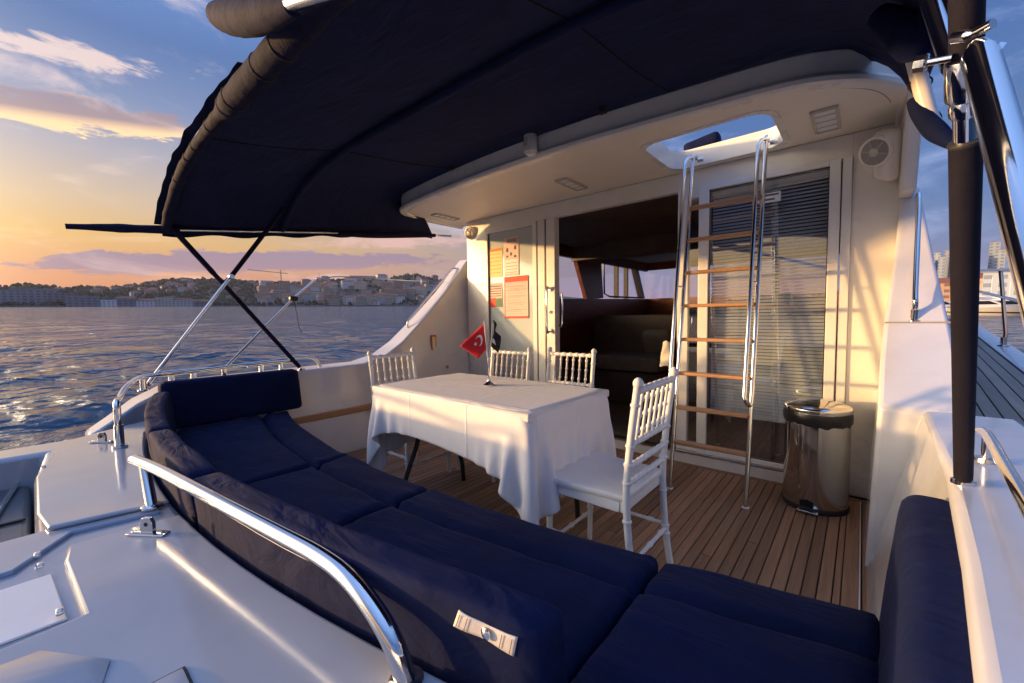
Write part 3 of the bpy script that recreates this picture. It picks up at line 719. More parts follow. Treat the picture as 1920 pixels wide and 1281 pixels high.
rm.add(*holed([(p.x, p.y) for p in loops[0]], HT, 2.372))
nH = len(HT)
rm.add([V(a, c, z) for z in (2.372, 2.243) for a, c in HT], [(i, (i+1) % nH, (i+1) % nH+nH, i+nH) for i in range(nH)])
ov = rm.build('roof_overhang', 'gelcoat_cream', Y, angle=22)
un = MB(); un.add(*holed([(p.x, p.y) for p in loops[-1]], HT, 2.243)); un.build('headliner_panel', 'headliner', ov, smooth=False)
gr = MB()
gi = inset(OUT, .085)
gr.tube([V(p[0], p[1], 2.2425) for p in gi[6:-6]], .0022, 6).build('groove', 'grille', ov)
hr = MB(); hc = Vector((-.77, 2.9)); ho = [(hc.x+(a-hc.x)*1.09, hc.y+(c-hc.y)*1.10) for a, c in HT]
hr.add([V(a, c, 2.236) for a, c in HT]+[V(a, c, 2.236) for a, c in ho]+[V(a, c, 2.2428) for a, c in ho], [(i, (i+1) % nH, (i+1) % nH+nH, i+nH) for i in range(nH)]+[(i+nH, (i+1) % nH+nH, (i+1) % nH+2*nH, i+2*nH) for i in range(nH)]); hr.build('hatch_trim', 'gelcoat_cream', ov)
MB().prism([(3.36, 1.80), (3.36, 2.225), (2.78, 2.225), (2.86, 2.16), (2.98, 2.0), (3.06, 1.86), (3.10, 1.80)], .135, .20, 'x').build('overhang_bracket', 'gelcoat_cream', Y, bevel=.015, seg=3)
cp = MB(); 
for px, py in ((1131, 212), (847, 318), (443, 430)):
    if px > 500:
        p = onz(px, py, 2.35); cp = MB().box(p.x-.02, p.x+.02, p.y-.02, p.y+.012, 2.345, 2.385); cp.build('canopy_clip', 'rubber', ov, bevel=.004)
# flybridge edge above so that the roof has body, and its cushion seen through the hatch
MB().box(-3.6, .05, 3.44, 7.5, 2.23, 2.40).build('cabin_roof', 'gelcoat', Y, bevel=.03)
tag(MB().rbox((.125, .05, .042), .025, (10, 6, 6), lambda p: Matrix.Rotation(R(-8), 3, 'Y') @ p+V(-.945, 3.32, 2.42)).build('flybridge_cushion', 'navy', top=(-.945, 3.32, 2.378)), 'small navy cushion at the rim of the ladder hatch', 'cushion')

# sloping wings either side of the bulkhead
def wing(name, secs, m, parent=Y, flip=False):
    mb = MB(); vs = []
    for (y, z, xi, xo, zi) in secs:     # inner foot, inner top, outer top, outer foot
        vs += [V(xi[0], y, zi), V(xi[1], y, z), V(xo, y, z), V(xo+(.02 if not flip else -.02), y, zi-.9)]
    n = len(secs); fs = [(4*i+j, 4*i+j+1, 4*i+5+j, 4*i+4+j) for i in range(n-1) for j in range(3)]+[(0, 1, 2, 3), tuple(4*(n-1)+j for j in (3, 2, 1, 0))]
    return mb.add(vs, fs).build(name, m, parent, angle=25, bevel=.018, seg=3)
ST = [(-.95, .74, (.0, .03), .42, -.02), (.0, .74, (.0, .06), .43, -.02), (.6, .74, (.01, .105), .44, -.02), (1.0, .74, (.025, .142), .45, -.02), (1.5, .74, (.035, .178), .46, -.02), (2.40, .745, (.04, .205), .46, -.02)]
wing('starboard_coaming', ST, 'gelcoat')
SW = [(2.402, .742, (.038, .062), .33, -.02), (2.66, .93, (.038, .070), .33, -.02), (2.90, 1.10, (.038, .085), .325, -.02), (3.14, 1.48, (.05, .125), .275, -.02), (3.30, 1.86, (.06, .150), .225, -.02), (3.40, 1.90, (.06, .155), .22, -.02)]
ws = wing('starboard_wing', SW, 'gelcoat')
MB().box(.088, .326, 2.893, 2.897, 1.096, 1.105).build('lid_seam', 'grille', ws)
hr = MB(); hr.tube(smoothpath([V(.215, 3.26, 1.80), V(.215, 3.19, 1.79), V(.212, 3.12, 1.66), V(.20, 2.93, 1.27), V(.20, 2.90, 1.20), V(.20, 2.925, 1.14)], 6), .012, 10)
hr.lathe(V(.20, 2.925, 1.10), V(.20, 2.915, 1.165), [(0, .03), (.2, .028), (.25, .018), (1, .017)]); hr.build('wing_handrail', 'steel', ws)
PT = [(.16, .575, (-3.02, -3.02), -3.22, -.02), (.26, .605, (-3.16, -3.18), -3.42, -.02), (.40, .665, (-3.30, -3.36), -3.64, -.02), (.55, .715, (-3.34, -3.47), -3.76, -.02), (.75, .74, (-3.37, -3.53), -3.81, -.02), (1.5, .74, (-3.40, -3.55), -3.84, -.02), (2.02, .745, (-3.42, -3.56), -3.84, -.02), (2.25, .80, (-3.42, -3.565), -3.83, -.02), (2.46, .925, (-3.42, -3.57), -3.82, -.02), (2.75, 1.17, (-3.43, -3.575), -3.80, -.02), (3.06, 1.46, (-3.44, -3.58), -3.78, -.02), (3.42, 1.86, (-3.45, -3.58), -3.74, -.02)]
wp = wing('port_wing', PT, 'gelcoat', flip=True)
hr = MB(); hr.tube(smoothpath([V(-3.70, 2.62, 1.06), V(-3.70, 2.62, 1.12), V(-3.70, 2.68, 1.19), V(-3.69, 3.18, 1.66), V(-3.69, 3.26, 1.73), V(-3.69, 3.32, 1.74), V(-3.69, 3.35, 1.70)], 6), .011, 10); hr.build('wing_handrail', 'steel', wp)
# teak rub strip, latch and locker line on the port inner side
def pin(px, py): 
    # point on the flared inner face of the port side
    d = ray(px, py); t = 1.0
    for _ in range(40):
        p = CB+d*t; yy = [q[0] for q in PT]; f0_, f1_, tz_ = [np.interp(p.y, yy, [g_(q) for q in PT]) for g_ in (lambda q: q[2][0], lambda q: q[2][1], lambda q: q[1])]; xt = float(f0_+(f1_-f0_)*(p.z+.02)/(tz_+.02))+.004
        t *= (xt-CB.x)/(p.x-CB.x)
    return CB+d*t
a, c = pin(560, 800), pin(700, 768)
rs = MB().prism([(a.y-.5, .315), (c.y+.6, .315), (c.y+.6, .37), (a.y-.5, .37)], -3.50, -3.455, 'x'); rs.build('rub_strip', 'rung_wood', wp, bevel=.006)
p = pin(838, 688); MB().lathe((p.x-.01, p.y, p.z), (p.x+.012, p.y, p.z), [(0, .02), (.7, .02), (1, .016)], 12).build('latch', 'steel', wp)
pts = [pin(*q) for q in ((775, 676), (838, 668), (890, 660))]
MB().tube([q+V(.001, 0, 0) for q in pts], .0016, 5).build('locker_seam', 'grille', wp)
st = thing('safety_sticker', 'small framed red and white safety sticker on the port bulwark', 'sticker', pin(813, 643))
q = pin(813, 643); th = math.atan2(.0, 1)
MB().box(q.x-.004, q.x+.006, q.y-.035, q.y+.035, q.z-.085, q.z+.085).build('backing', 'sticker_red', st, bevel=.002)
MB().box(q.x+.0062, q.x+.0072, q.y-.022, q.y+.022, q.z-.066, q.z+.066).build('plate', 'paper_yellow', st)
MB().rbox((.0025, .011, .04), .0024, (2, 4, 6), lambda p: p+V(q.x+.0085, q.y, q.z-.012)).build('symbol', 'flag_white', st)

# aft deck moulding
DZ = .60
xs = np.linspace(-3.25, .10, 24)
fwd = [(float(x), ybk(float(x))-.005) for x in xs]
aft = [(.10, -1.1), (-1.74, -1.1), (-1.74, -.025), (-2.34, -.025), (-2.78, .01), (-2.86, -1.1), (-3.02, -1.1), (-3.00, .10), (-3.08, .20)]
poly = fwd+aft
ad = MB().prism(poly, DZ-.55, DZ-.016).build('aft_deck', 'gelcoat_deck_shaded', Y, bevel=.02, seg=3)
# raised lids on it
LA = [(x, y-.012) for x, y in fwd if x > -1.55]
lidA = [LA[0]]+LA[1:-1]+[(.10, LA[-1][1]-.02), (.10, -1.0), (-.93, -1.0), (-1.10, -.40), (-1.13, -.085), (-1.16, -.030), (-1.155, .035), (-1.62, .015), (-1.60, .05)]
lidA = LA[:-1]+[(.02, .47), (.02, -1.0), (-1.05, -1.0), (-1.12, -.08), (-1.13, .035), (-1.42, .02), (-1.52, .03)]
MB().prism(lidA, DZ-.0155, DZ).build('engine_hatch_lid', 'gelcoat_deck_shaded', ad, bevel=.008, seg=3)
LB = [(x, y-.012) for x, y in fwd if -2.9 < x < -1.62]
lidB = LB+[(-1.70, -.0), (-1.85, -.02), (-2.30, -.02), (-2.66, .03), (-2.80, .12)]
MB().prism(lidB, DZ-.0155, DZ-.001).build('locker_lid', 'gelcoat_deck_shaded', ad, bevel=.008, seg=3)
MB().tube([V(-1.60, .22, DZ-.014), V(-1.63, .04, DZ-.014), V(-1.48, -.06, DZ-.014), V(-1.45, -.5, DZ-.014)], .008, 8).build('drain_channel', 'channel', ad)
rc = MB().prism([(-1.40, .0), (-1.16, .015), (-1.16, -.30), (-1.40, -.40)], DZ-.0158, DZ-.011); rc.build('hinge_recess', 'frame_white', ad, bevel=.004)
for px, py in ((70, 1040), (76, 1060), (112, 1147), (82, 875)):
    p = onz(px, py, DZ); MB().rbox((.010, .006, .005), .003, (4, 4, 4), lambda q: q+V(p.x, p.y, DZ)).build('hinge', 'chrome', ad)
MB().add([V(-1.06, -.02, DZ), V(-.80, .02, DZ), V(-.82, -.35, DZ), V(-1.10, -.35, DZ), V(-.935, .055, DZ+.003), V(-.93, -.20, DZ+.05)], [(0, 4, 5), (4, 1, 5), (1, 2, 5), (2, 3, 5), (3, 0, 5)]).build('vent_fairing', 'gelcoat_deck_shaded', ad, bevel=.006, seg=2)
p = onz(360, 1262, DZ); MB().rbox((.048, .058, .003), .0028, (6, 6, 4), lambda q: q+V(-.775, .075, DZ+.0006)).build('deck_plate_gasket', 'rubber', ad); MB().rbox((.044, .054, .004), .0035, (6, 6, 4), lambda q: q+V(-.775, .075, DZ+.0015)).build('deck_plate', 'gelcoat_deck_shaded', ad)
# stern steps beside the deck, down to the swim platform
stp = MB().box(-2.84, -1.76, -1.08, -.04, -.3, .45).build('stern_step', 'grey_recess', Y, bevel=.02)
MB().tube([V(-2.78, -.08, .462), V(-2.05, -.16, .462)], .010, 10).build('step_rail', 'steel', stp)
MB().box(-2.30, -2.285, -1.06, -.05, .452, .458).build('step_joint', 'rubber', stp)
MB().box(-3.6, .3, -2.2, -1.1, -.72, -.60).build('swim_platform', 'teak_grey', Y, bevel=.02)
# hull below, mostly out of sight
hl = [(-3.86, 1.6), (-3.84, .5), (-3.6, -.3), (-3.3, -1.15), (.1, -1.15), (.6, -.3), (.98, .8), (1.10, 3), (1.20, 7), (.6, 10.5), (-1.4, 13.2), (-1.9, 13.2), (-3.4, 11), (-3.95, 7), (-3.93, 3)]
MB().prism(hl, -1.6, -.08).build('hull', 'hull_white', Y, bevel=.03)
MB().prism([(-3.4, 7.7), (-.3, 7.7), (-.6, 10.2), (-1.6, 12.6), (-2.9, 10.5)], -.08, .95).build('foredeck', 'gelcoat', Y, bevel=.1, seg=3)
# bench base under the cushions
bb = [(float(x), ybk(float(x))+.03) for x in np.linspace(-3.36, .05, 20)]; bf = [(float(x), yfr(float(x))-.04) for x in np.linspace(.05, -3.36, 20)]
MB().prism(bb+bf, -.005, .325).build('bench_base', 'gelcoat_cream', Y, bevel=.01)

# starboard side deck
def sdx(y): return .042*(y-3.0)
def sdz(y): return .695+.070*(max(y, 1.0)-3.0) if y < 8 else .695+.35
def sweep(prof, ys, name, m, parent, **kw):
    mb = MB(); n = len(prof); vs = [V(x+sdx(y), y, z+sdz(y)) for y in ys for x, z in prof]
    fs = [(i*n+j, i*n+(j+1) % n, (i+1)*n+(j+1) % n, (i+1)*n+j) for i in range(len(ys)-1) for j in range(n)]+[tuple(range(n)), tuple((len(ys)-1)*n+j for j in range(n))]
    return mb.add(vs, fs).build(name, m, parent, **kw)
ys = [.8+.4*i for i in range(19)]
sd = sweep([(.28, -.6), (.28, -.004), (.80, -.004), (.80, -.6)], ys, 'side_deck', 'caulk', Y)
for i in range(6):
    x0 = .385+i*.056; sweep([(x0, -.003), (x0, .004), (x0+.0495, .004), (x0+.0495, -.003)], ys, 'plank', 'teak_grey', sd, smooth=False)
sweep([(.725, -.5), (.725, .010), (.74, .016), (.83, .016), (.845, .010), (.845, -.5)], ys, 'toe_rail', 'gelcoat', sd, angle=60)
sweep([(.225, -.5), (.225, .012), (.24, .020), (.375, .020), (.383, .010), (.383, -.5)], [y for y in ys if y >= 2.4], 'deck_margin', 'gelcoat', sd, angle=60)
gd = MB()
sps = [3.2, 5.15, 7.1]
for y in sps:
    x = .79+sdx(y); z = sdz(y)+.016; gd.tube([V(x, y, z), V(x+.01, y, z+.10), V(x-.03, y+.04, z+.62)], .0135, 10); gd.lathe(V(x, y, z), V(x, y, z+.07), [(0, .035), (.1, .034), (.15, .019), (1, .019)])
for hh in (.62, .40):
    gd.tube([V(.79+sdx(y)-.03*hh/.62, y+.04*hh/.62, sdz(y)+.016+hh) for y in (2.6, 3.2, 5.15, 7.1, 8.0)], .0125, 10)
gd.tube(smoothpath([V(.79+sdx(7.5), 7.5, sdz(7.5)+.6), V(.79+sdx(7.7), 7.7, sdz(7.7)+.3), V(.79+sdx(7.5), 7.5, sdz(7.5)+.05)], 5), .012, 8)
gd.build('guard_rail', 'steel', sd)
# grab rail on the starboard coaming
hr = MB(); hp = [onz(1834, 880, .745), onz(1834, 812, .80), onz(1850, 815, .815), onz(1885, 875, .815), onz(1930, 955, .815), onz(2050, 1190, .815)]
hr.tube(smoothpath([V(hp[1].x, hp[1].y+.02, .80), hp[2], hp[3], hp[4], hp[5]], 6), .0125, 12); hr.tube([V(hp[2].x, hp[2].y-.01, .75), V(hp[2].x, hp[2].y-.01, .815)], .011, 10)
hr.lathe(V(hp[2].x, hp[2].y-.01, .742), V(hp[2].x, hp[2].y-.01, .752), [(0, .026), (1, .024)]); hr.build('coaming_grab_rail', 'steel', Y)
# stern handrail in the foreground
zr = DZ+.115
p0 = V(-1.50, .20, DZ); p1 = V(-.475, .365, DZ)
rp = [onz(252, 862, zr), onz(300, 882, zr), onz(400, 935, zr), onz(520, 998, zr), onz(600, 1042, zr), onz(655, 1085, zr-.005), onz(706, 1150, zr-.03), onz(740, 1212, zr-.065), onz(762, 1278, DZ+.0)]
hr = MB(); hr.tube(smoothpath(rp, 7), .0165, 18)
f0 = onz(285, 950, DZ); hr.tube([f0, V(rp[0].x*.6+rp[1].x*.4, rp[0].y*.6+rp[1].y*.4, zr-.004)], .0145, 16); hr.lathe(f0+V(0, 0, -.001), f0+V(0, 0, .008), [(0, .027), (.6, .027), (1, .022)], 18)
f1 = rp[-1]; hr.lathe(f1+V(0, 0, -.001), f1+V(0, 0, .008), [(0, .027), (.6, .027), (1, .022)], 18)
hr.build('stern_handrail', 'steel', Y)
# port handrail: post on the quarter, curving up and along the bulwark
f = onz(225, 838, DZ); pr = MB()
rl = [f+V(0, 0, .02), f+V(-.01, 0, .14), f+V(-.05, .005, .20)]
rl += [onx(222, 748, -2.85), onx(240, 722, -3.12), onx(270, 706, -3.40), onx(330, 700, -3.55), onx(430, 688, -3.62), onx(520, 676, -3.66), onx(570, 669, -3.68), onx(592, 675, -3.68), onx(602, 690, -3.68)]
pr.tube(smoothpath(rl, 6), .0135, 12); pr.lathe(f, f+V(0, 0, .10), [(0, .028), (.08, .028), (.1, .0175), (1, .0175)], 14)
for px, yt in ((268, 712), (420, 690)):
    t_ = onx(px, yt, -3.42 if px == 268 else -3.62); pr.lathe(V(t_.x, t_.y, .735), V(t_.x, t_.y, t_.z), [(0, .032), (.08, .030), (.1, .018), (1, .016)], 12)
pr.build('port_handrail', 'steel', Y)
# bits for mooring lines
for (pa, pb) in (((300, 713), (382, 700)), ((470, 690), (545, 684))):
    a = onx(*pa, -3.60); c = onx(*pb, -3.62); mb = MB(); zt = .815
    a = V(a.x, a.y, zt); c = V(c.x, c.y, zt); mb.tube([a-(c-a)*.08, c+(c-a)*.08], .014, 10)
    for s in (.25, .75): q = a+(c-a)*s; mb.lathe(V(q.x, q.y, .738), q, [(0, .024), (.25, .019), (1, .017)], 10)
    mb.build('mooring_cleat', 'steel', Y)
# eye plates on the deck
def eyeplate(px, py, z, rot):
    p = onz(px, py, z); mb = MB(); mm = Matrix.Translation(p) @ Matrix.Rotation(R(rot), 4, 'Z') @ Matrix.Scale(1.3, 4)
    mb.add([mm @ q for q in MB().rbox((.042, .011, .003), .0028, (6, 4, 2)).v], MB().rbox((.042, .011, .003), .0028, (6, 4, 2)).f)
    pl = [(-.014, 0), (.014, 0), (.014, .022), (.009, .033), (-.009, .033), (-.014, .022)]
    q = MB().prism(pl, -.004, .004, 'y'); mb.add([mm @ v for v in q.v], q.f)
    e = mb.build('eye_plate', 'steel', Y, bevel=.001)
    q = MB().tube([mm @ V(0, -.0045, .020), mm @ V(0, .0045, .020)], .0055, 10); q.build('eye_hole', 'dark_hole', e)
    for s in (-.032, .032): MB().lathe(mm @ V(s, 0, .002), mm @ V(s, 0, .0045), [(0, .006), (1, .005)], 8).build('screw', 'chrome', e)
eyeplate(278, 1000, DZ+.003, 35); eyeplate(192, 828, DZ+.003, 40)

# ------------------------------------------------------------------ bench cushions
def wrinkle(p, s=1.0):
    return (abs(mnoise.noise(V(p.x*3.1+p.y*2.5, p.y*7.5, p.z*4)))-.25)*.014*s+mnoise.fractal(V(p.x*2.2, p.y*5.5, p.z*4), 1.0, 2.0, 3)*.006*s+mnoise.noise(V(p.x*9+3, p.y*14, p.z*9))*.0025*s
def seat_cushion(x0, x1, label, seed):
    hx = (x1-x0)/2-.006; xm = (x0+x1)/2; hy = .36; hz = .065
    def fn(p):
        x = xm+p.x; yb = ybk(x)+.085; yf = yfr(x); v = (p.y/hy+1)/2; y = yb+(yf-yb)*v
        u = abs(p.x)/hx; z = .395+p.z
        if p.z > 0:
            z += .010*(1-u**6)*(1-(2*v-1)**6)-.034*math.exp(-((v-.735)/.024)**2)*(1 if u < .995 else .5)
            z += wrinkle(V(x+seed, y, 0), .75)+.006*math.exp(-((u-.97)/.05)**2)
        y += .006*mnoise.noise(V(x*4, z*8, seed)) if v > .9 else 0
        return V(x, y, z)
    mb = MB().rbox((hx, hy, hz), .026, (max(10, int(hx*2/.024)), 60, 10), fn)
    o = mb.build('seat_cushion', 'navy', top=(xm, (ybk(xm)+yfr(xm))/2, .33), angle=70); tag(o, label, 'cushion', 'navy seat cushions on the aft bench')
seat_cushion(-3.38, -2.0, 'navy seat cushion in the port corner, farthest along the bench', 1)
seat_cushion(-2.0, -1.34, 'short navy seat cushion second from the port corner', 5)
seat_cushion(-1.34, -.42, 'long navy seat cushion in front of the table, wrinkled', 9)
seat_cushion(-.42, .055, 'navy seat cushion nearest, against the starboard arm cushion', 13)
def back_cushion(x0, x1, label, seed, zt=.722, zb=.46, off=0.0, th=.078):
    hx = (x1-x0)/2-.005; xm = (x0+x1)/2; hz = (zt-zb)/2
    def fn(p):
        x = xm+p.x; y = ybk(x)+th/2+p.y+off+(p.z/hz)*-.012; z = (zt+zb)/2+p.z
        u = p.x/hx
        d = wrinkle(V(x*1.3+seed, z*2, y), .4)
        y += d*.9; z += d*.5+.012*(1-u**4)*(p.z > 0)
        return V(x, y, z)
    return MB().rbox((hx, th/2, hz), .018, (max(10, int(hx*2/.03)), 12, 24), fn)
for x0, x1, lab, sd_ in ((-3.36, -2.18, 'navy back cushion curving round the port stern corner', 2), (-2.18, -1.44, 'short navy back cushion next to the corner one', 6), (-1.44, -.325, 'long navy back cushion with a pale webbing strap', 10)):
    mb = back_cushion(x0, x1, lab, sd_)
    if x1 > -.5:
        t = thing('back_cushion', lab, 'cushion', ((x0+x1)/2, ybk((x0+x1)/2), .46), 'navy back cushions along the stern')
        mb.build('pad', 'navy', t, angle=70)
        # webbing patch with a press stud on the rear face
        def rear(x, z): return V(x, ybk(x)-(z-.6)*.087+wrinkle(V(x*1.3+10, z*2, ybk(x)), .4)*.9, z)
        def onrear(px, py):
            d = ray(px, py); t_ = .5
            for _ in range(60):
                q = CB+d*t_; t_ *= (rear(q.x, q.z).y)/q.y
            return CB+d*t_
        TL, TR, BR, BL = [onrear(*q) for q in ((862, 1143), (973, 1194), (966, 1229), (852, 1172))]
        sp = MB(); sp.grid(24, 6, lambda u, v: (TL.lerp(TR, u)).lerp(BL.lerp(BR, u), .5+(v-.5)*(1-.18*math.sin(u*3.14)))+V(0, -.0028-.0012*math.sin(u*9), 0))
        st_ = sp.build('webbing_strap', 'webbing', t)
        for us in (.06, .20, .78, .94): MB().tube([TL.lerp(TR, us).lerp(BL.lerp(BR, us), vv)+V(0, -.0048-.0012*math.sin(us*9), 0) for vv in (.12, .5, .88)], .0006, 5).build('stitching', 'ink', st_)
        so = st_.modifiers.new('Solid', 'SOLIDIFY'); so.thickness = .0022
        c = (TL+TR+BR+BL)/4+V(.003, -.0035, 0); MB().lathe(c, c+V(0, -.004, 0), [(0, .009), (.4, .009), (.7, .0065), (1, .003)], 16).build('press_stud', 'chrome', st_)
        sm = MB(); sm.tube([rear(x, .690)+V(0, -.0022, 0) for x in np.linspace(-1.40, -.78, 40)], .0009, 5); sm.build('seam_thread', 'thread', t)
    else:
        tag(mb.build('back_cushion', 'navy', top=((x0+x1)/2, ybk((x0+x1)/2), .46), angle=70), lab, 'cushion', 'navy back cushions along the stern')
tag(MB().rbox((.055, .43, .155), .035, (10, 26, 14), lambda p: V(-3.445+p.x-.10*(p.z/.155)*.3+wrinkle(V(p.y, p.z, 3.3), .6), .945+p.y, .615+p.z)).build('back_cushion', 'navy', top=(-3.44, .99, .46), angle=70),
    'navy back cushion standing against the port side', 'cushion', 'navy back cushions along the stern')
tag(MB().rbox((.050, .62, .185), .035, (10, 40, 16), lambda p: V(.085+.055*p.y+p.x+.018*(p.z/.185)+wrinkle(V(p.z, p.y, 7.7), .5), .77+p.y, .535+p.z)).build('arm_cushion', 'navy', top=(.09, .76, .36), angle=70),
    'long navy cushion standing along the starboard coaming at the right', 'cushion')
tag(MB().rbox((.16, .05, .10), .04, (12, 8, 10), lambda p: V(-.15+p.x, .44+p.y, .535+p.z)).build('back_cushion', 'navy', top=(-.15, .44, .44), angle=70), 'low navy back cushion at the bottom edge beside the strap cushion', 'cushion', 'navy back cushions along the stern')

# ------------------------------------------------------------------ table, cloth
TX0, TX1, TY0, TY1, TZ = -2.27, -1.05, 1.33, 2.05, .752
tb = thing('folding_table', 'folding table with dark bent legs hidden under a white cloth', 'table', ((TX0+TX1)/2, (TY0+TY1)/2, 0))
MB().box(TX0, TX1, TY0, TY1, TZ-.04, TZ).build('table_top', 'frame_white', tb, bevel=.008)
for lx in (-2.13, -1.19):
    for (ya, yb) in ((1.44, 1.56), (1.94, 1.82)):
        MB().tube(smoothpath([V(lx, ya, .004), V(lx, ya+(yb-ya)*.15, .16), V(lx, yb-(yb-ya)*.1, .36), V(lx, yb, .46), V(lx, yb, .71)], 6), .0145, 10).build('leg', 'leg_dark', tb)
    MB().tube([V(lx, 1.555, .50), V(lx, 1.825, .50)], .011, 8).build('leg_brace', 'leg_dark', tb)
def drape():
    ex, ey0, ey1 = .33, .235, .30; h = .0225
    nx = int(round((TX1-TX0+2*ex)/h))+1; ny = int(round((TY1-TY0+ey0+ey1)/h))+1
    gx = np.linspace(TX0-ex, TX1+ex, nx); gy = np.linspace(TY0-ey0, TY1+ey1, ny)
    P = np.stack(np.meshgrid(gx, gy, indexing='xy'), -1).reshape(-1, 2)
    # slightly crooked cloth
    c0 = np.array([(TX0+TX1)/2, (TY0+TY1)/2]); a = R(-1.6); rot = np.array([[math.cos(a), -math.sin(a)], [math.sin(a), math.cos(a)]]); P = (P-c0)@rot.T+c0
    rng = np.random.default_rng(4)
    p = np.concatenate([P, np.full((len(P), 1), TZ+.012)], 1); p[:, 2] += rng.normal(0, .0015, len(p)); q = p.copy()
    idx = np.arange(nx*ny).reshape(ny, nx); cons = []
    def addc(A, B, stiff):
        A = A.ravel(); B = B.ravel(); L = np.linalg.norm(P[A]-P[B], axis=1); cons.append((A, B, L, stiff))
    for s in (0, 1):
        addc(idx[:, s:-1:2], idx[:, s+1::2], 1.0); addc(idx[s:-1:2, :], idx[s+1::2, :], 1.0)
    for s in (0, 1):
        addc(idx[s:-1:2, :-1], idx[s+1::2, 1:], .35); addc(idx[s:-1:2, 1:], idx[s+1::2, :-1], .35)
    for s in range(4):
        addc(idx[:, s:-2:4], idx[:, s+2::4][:, :idx[:, s:-2:4].shape[1]], .12); addc(idx[s:-2:4, :], idx[s+2::4, :][:idx[s:-2:4, :].shape[0]], .12)
    m = .006; bx0, bx1, by0, by1 = TX0-m, TX1+m, TY0-m, TY1+m; zt = TZ+.005
    dt = 1/60
    for step in range(190):
        v = (p-q)*.965; q = p.copy(); p = p+v; p[:, 2] -= 9.8*dt*dt*.6
        for it in range(9):
            for A, B, L, k in cons:
                d = p[B]-p[A]; l = np.linalg.norm(d, axis=1)+1e-9; c = ((l-L)/l*.5*k)[:, None]*d
                p[A] += c; p[B] -= c
            ins = (p[:, 0] > bx0) & (p[:, 0] < bx1) & (p[:, 1] > by0) & (p[:, 1] < by1) & (p[:, 2] < zt) & (p[:, 2] > .45)
            if ins.any():
                w = p[ins]; dd = np.stack([w[:, 0]-bx0, bx1-w[:, 0], w[:, 1]-by0, by1-w[:, 1], (zt-w[:, 2])], 1)
                k = dd.argmin(1)
                w[k == 0, 0] = bx0; w[k == 1, 0] = bx1; w[k == 2, 1] = by0; w[k == 3, 1] = by1; w[k == 4, 2] = zt
                p[ins] = w
        on = (np.abs(p[:, 2]-zt) < .002) & (p[:, 0] > bx0) & (p[:, 0] < bx1) & (p[:, 1] > by0) & (p[:, 1] < by1)
        q[on] = p[on]-(p[on]-q[on])*.15
        q += (p-q)*.0
    mb = MB(); mb.add([V(*r) for r in p.tolist()], [(int(idx[j, i]), int(idx[j, i+1]), int(idx[j+1, i+1]), int(idx[j+1, i])) for j in range(ny-1) for i in range(nx-1)])
    o = mb.build('tablecloth', 'linen', top=((TX0+TX1)/2, (TY0+TY1)/2, TZ), angle=180)
    s = o.modifiers.new('Sub', 'SUBSURF'); s.levels = 1; s.render_levels = 1
    so = o.modifiers.new('Solid', 'SOLIDIFY'); so.thickness = .0015
    tag(o, 'white linen cloth with pointed corners draped over the folding table', 'tablecloth')
drape()

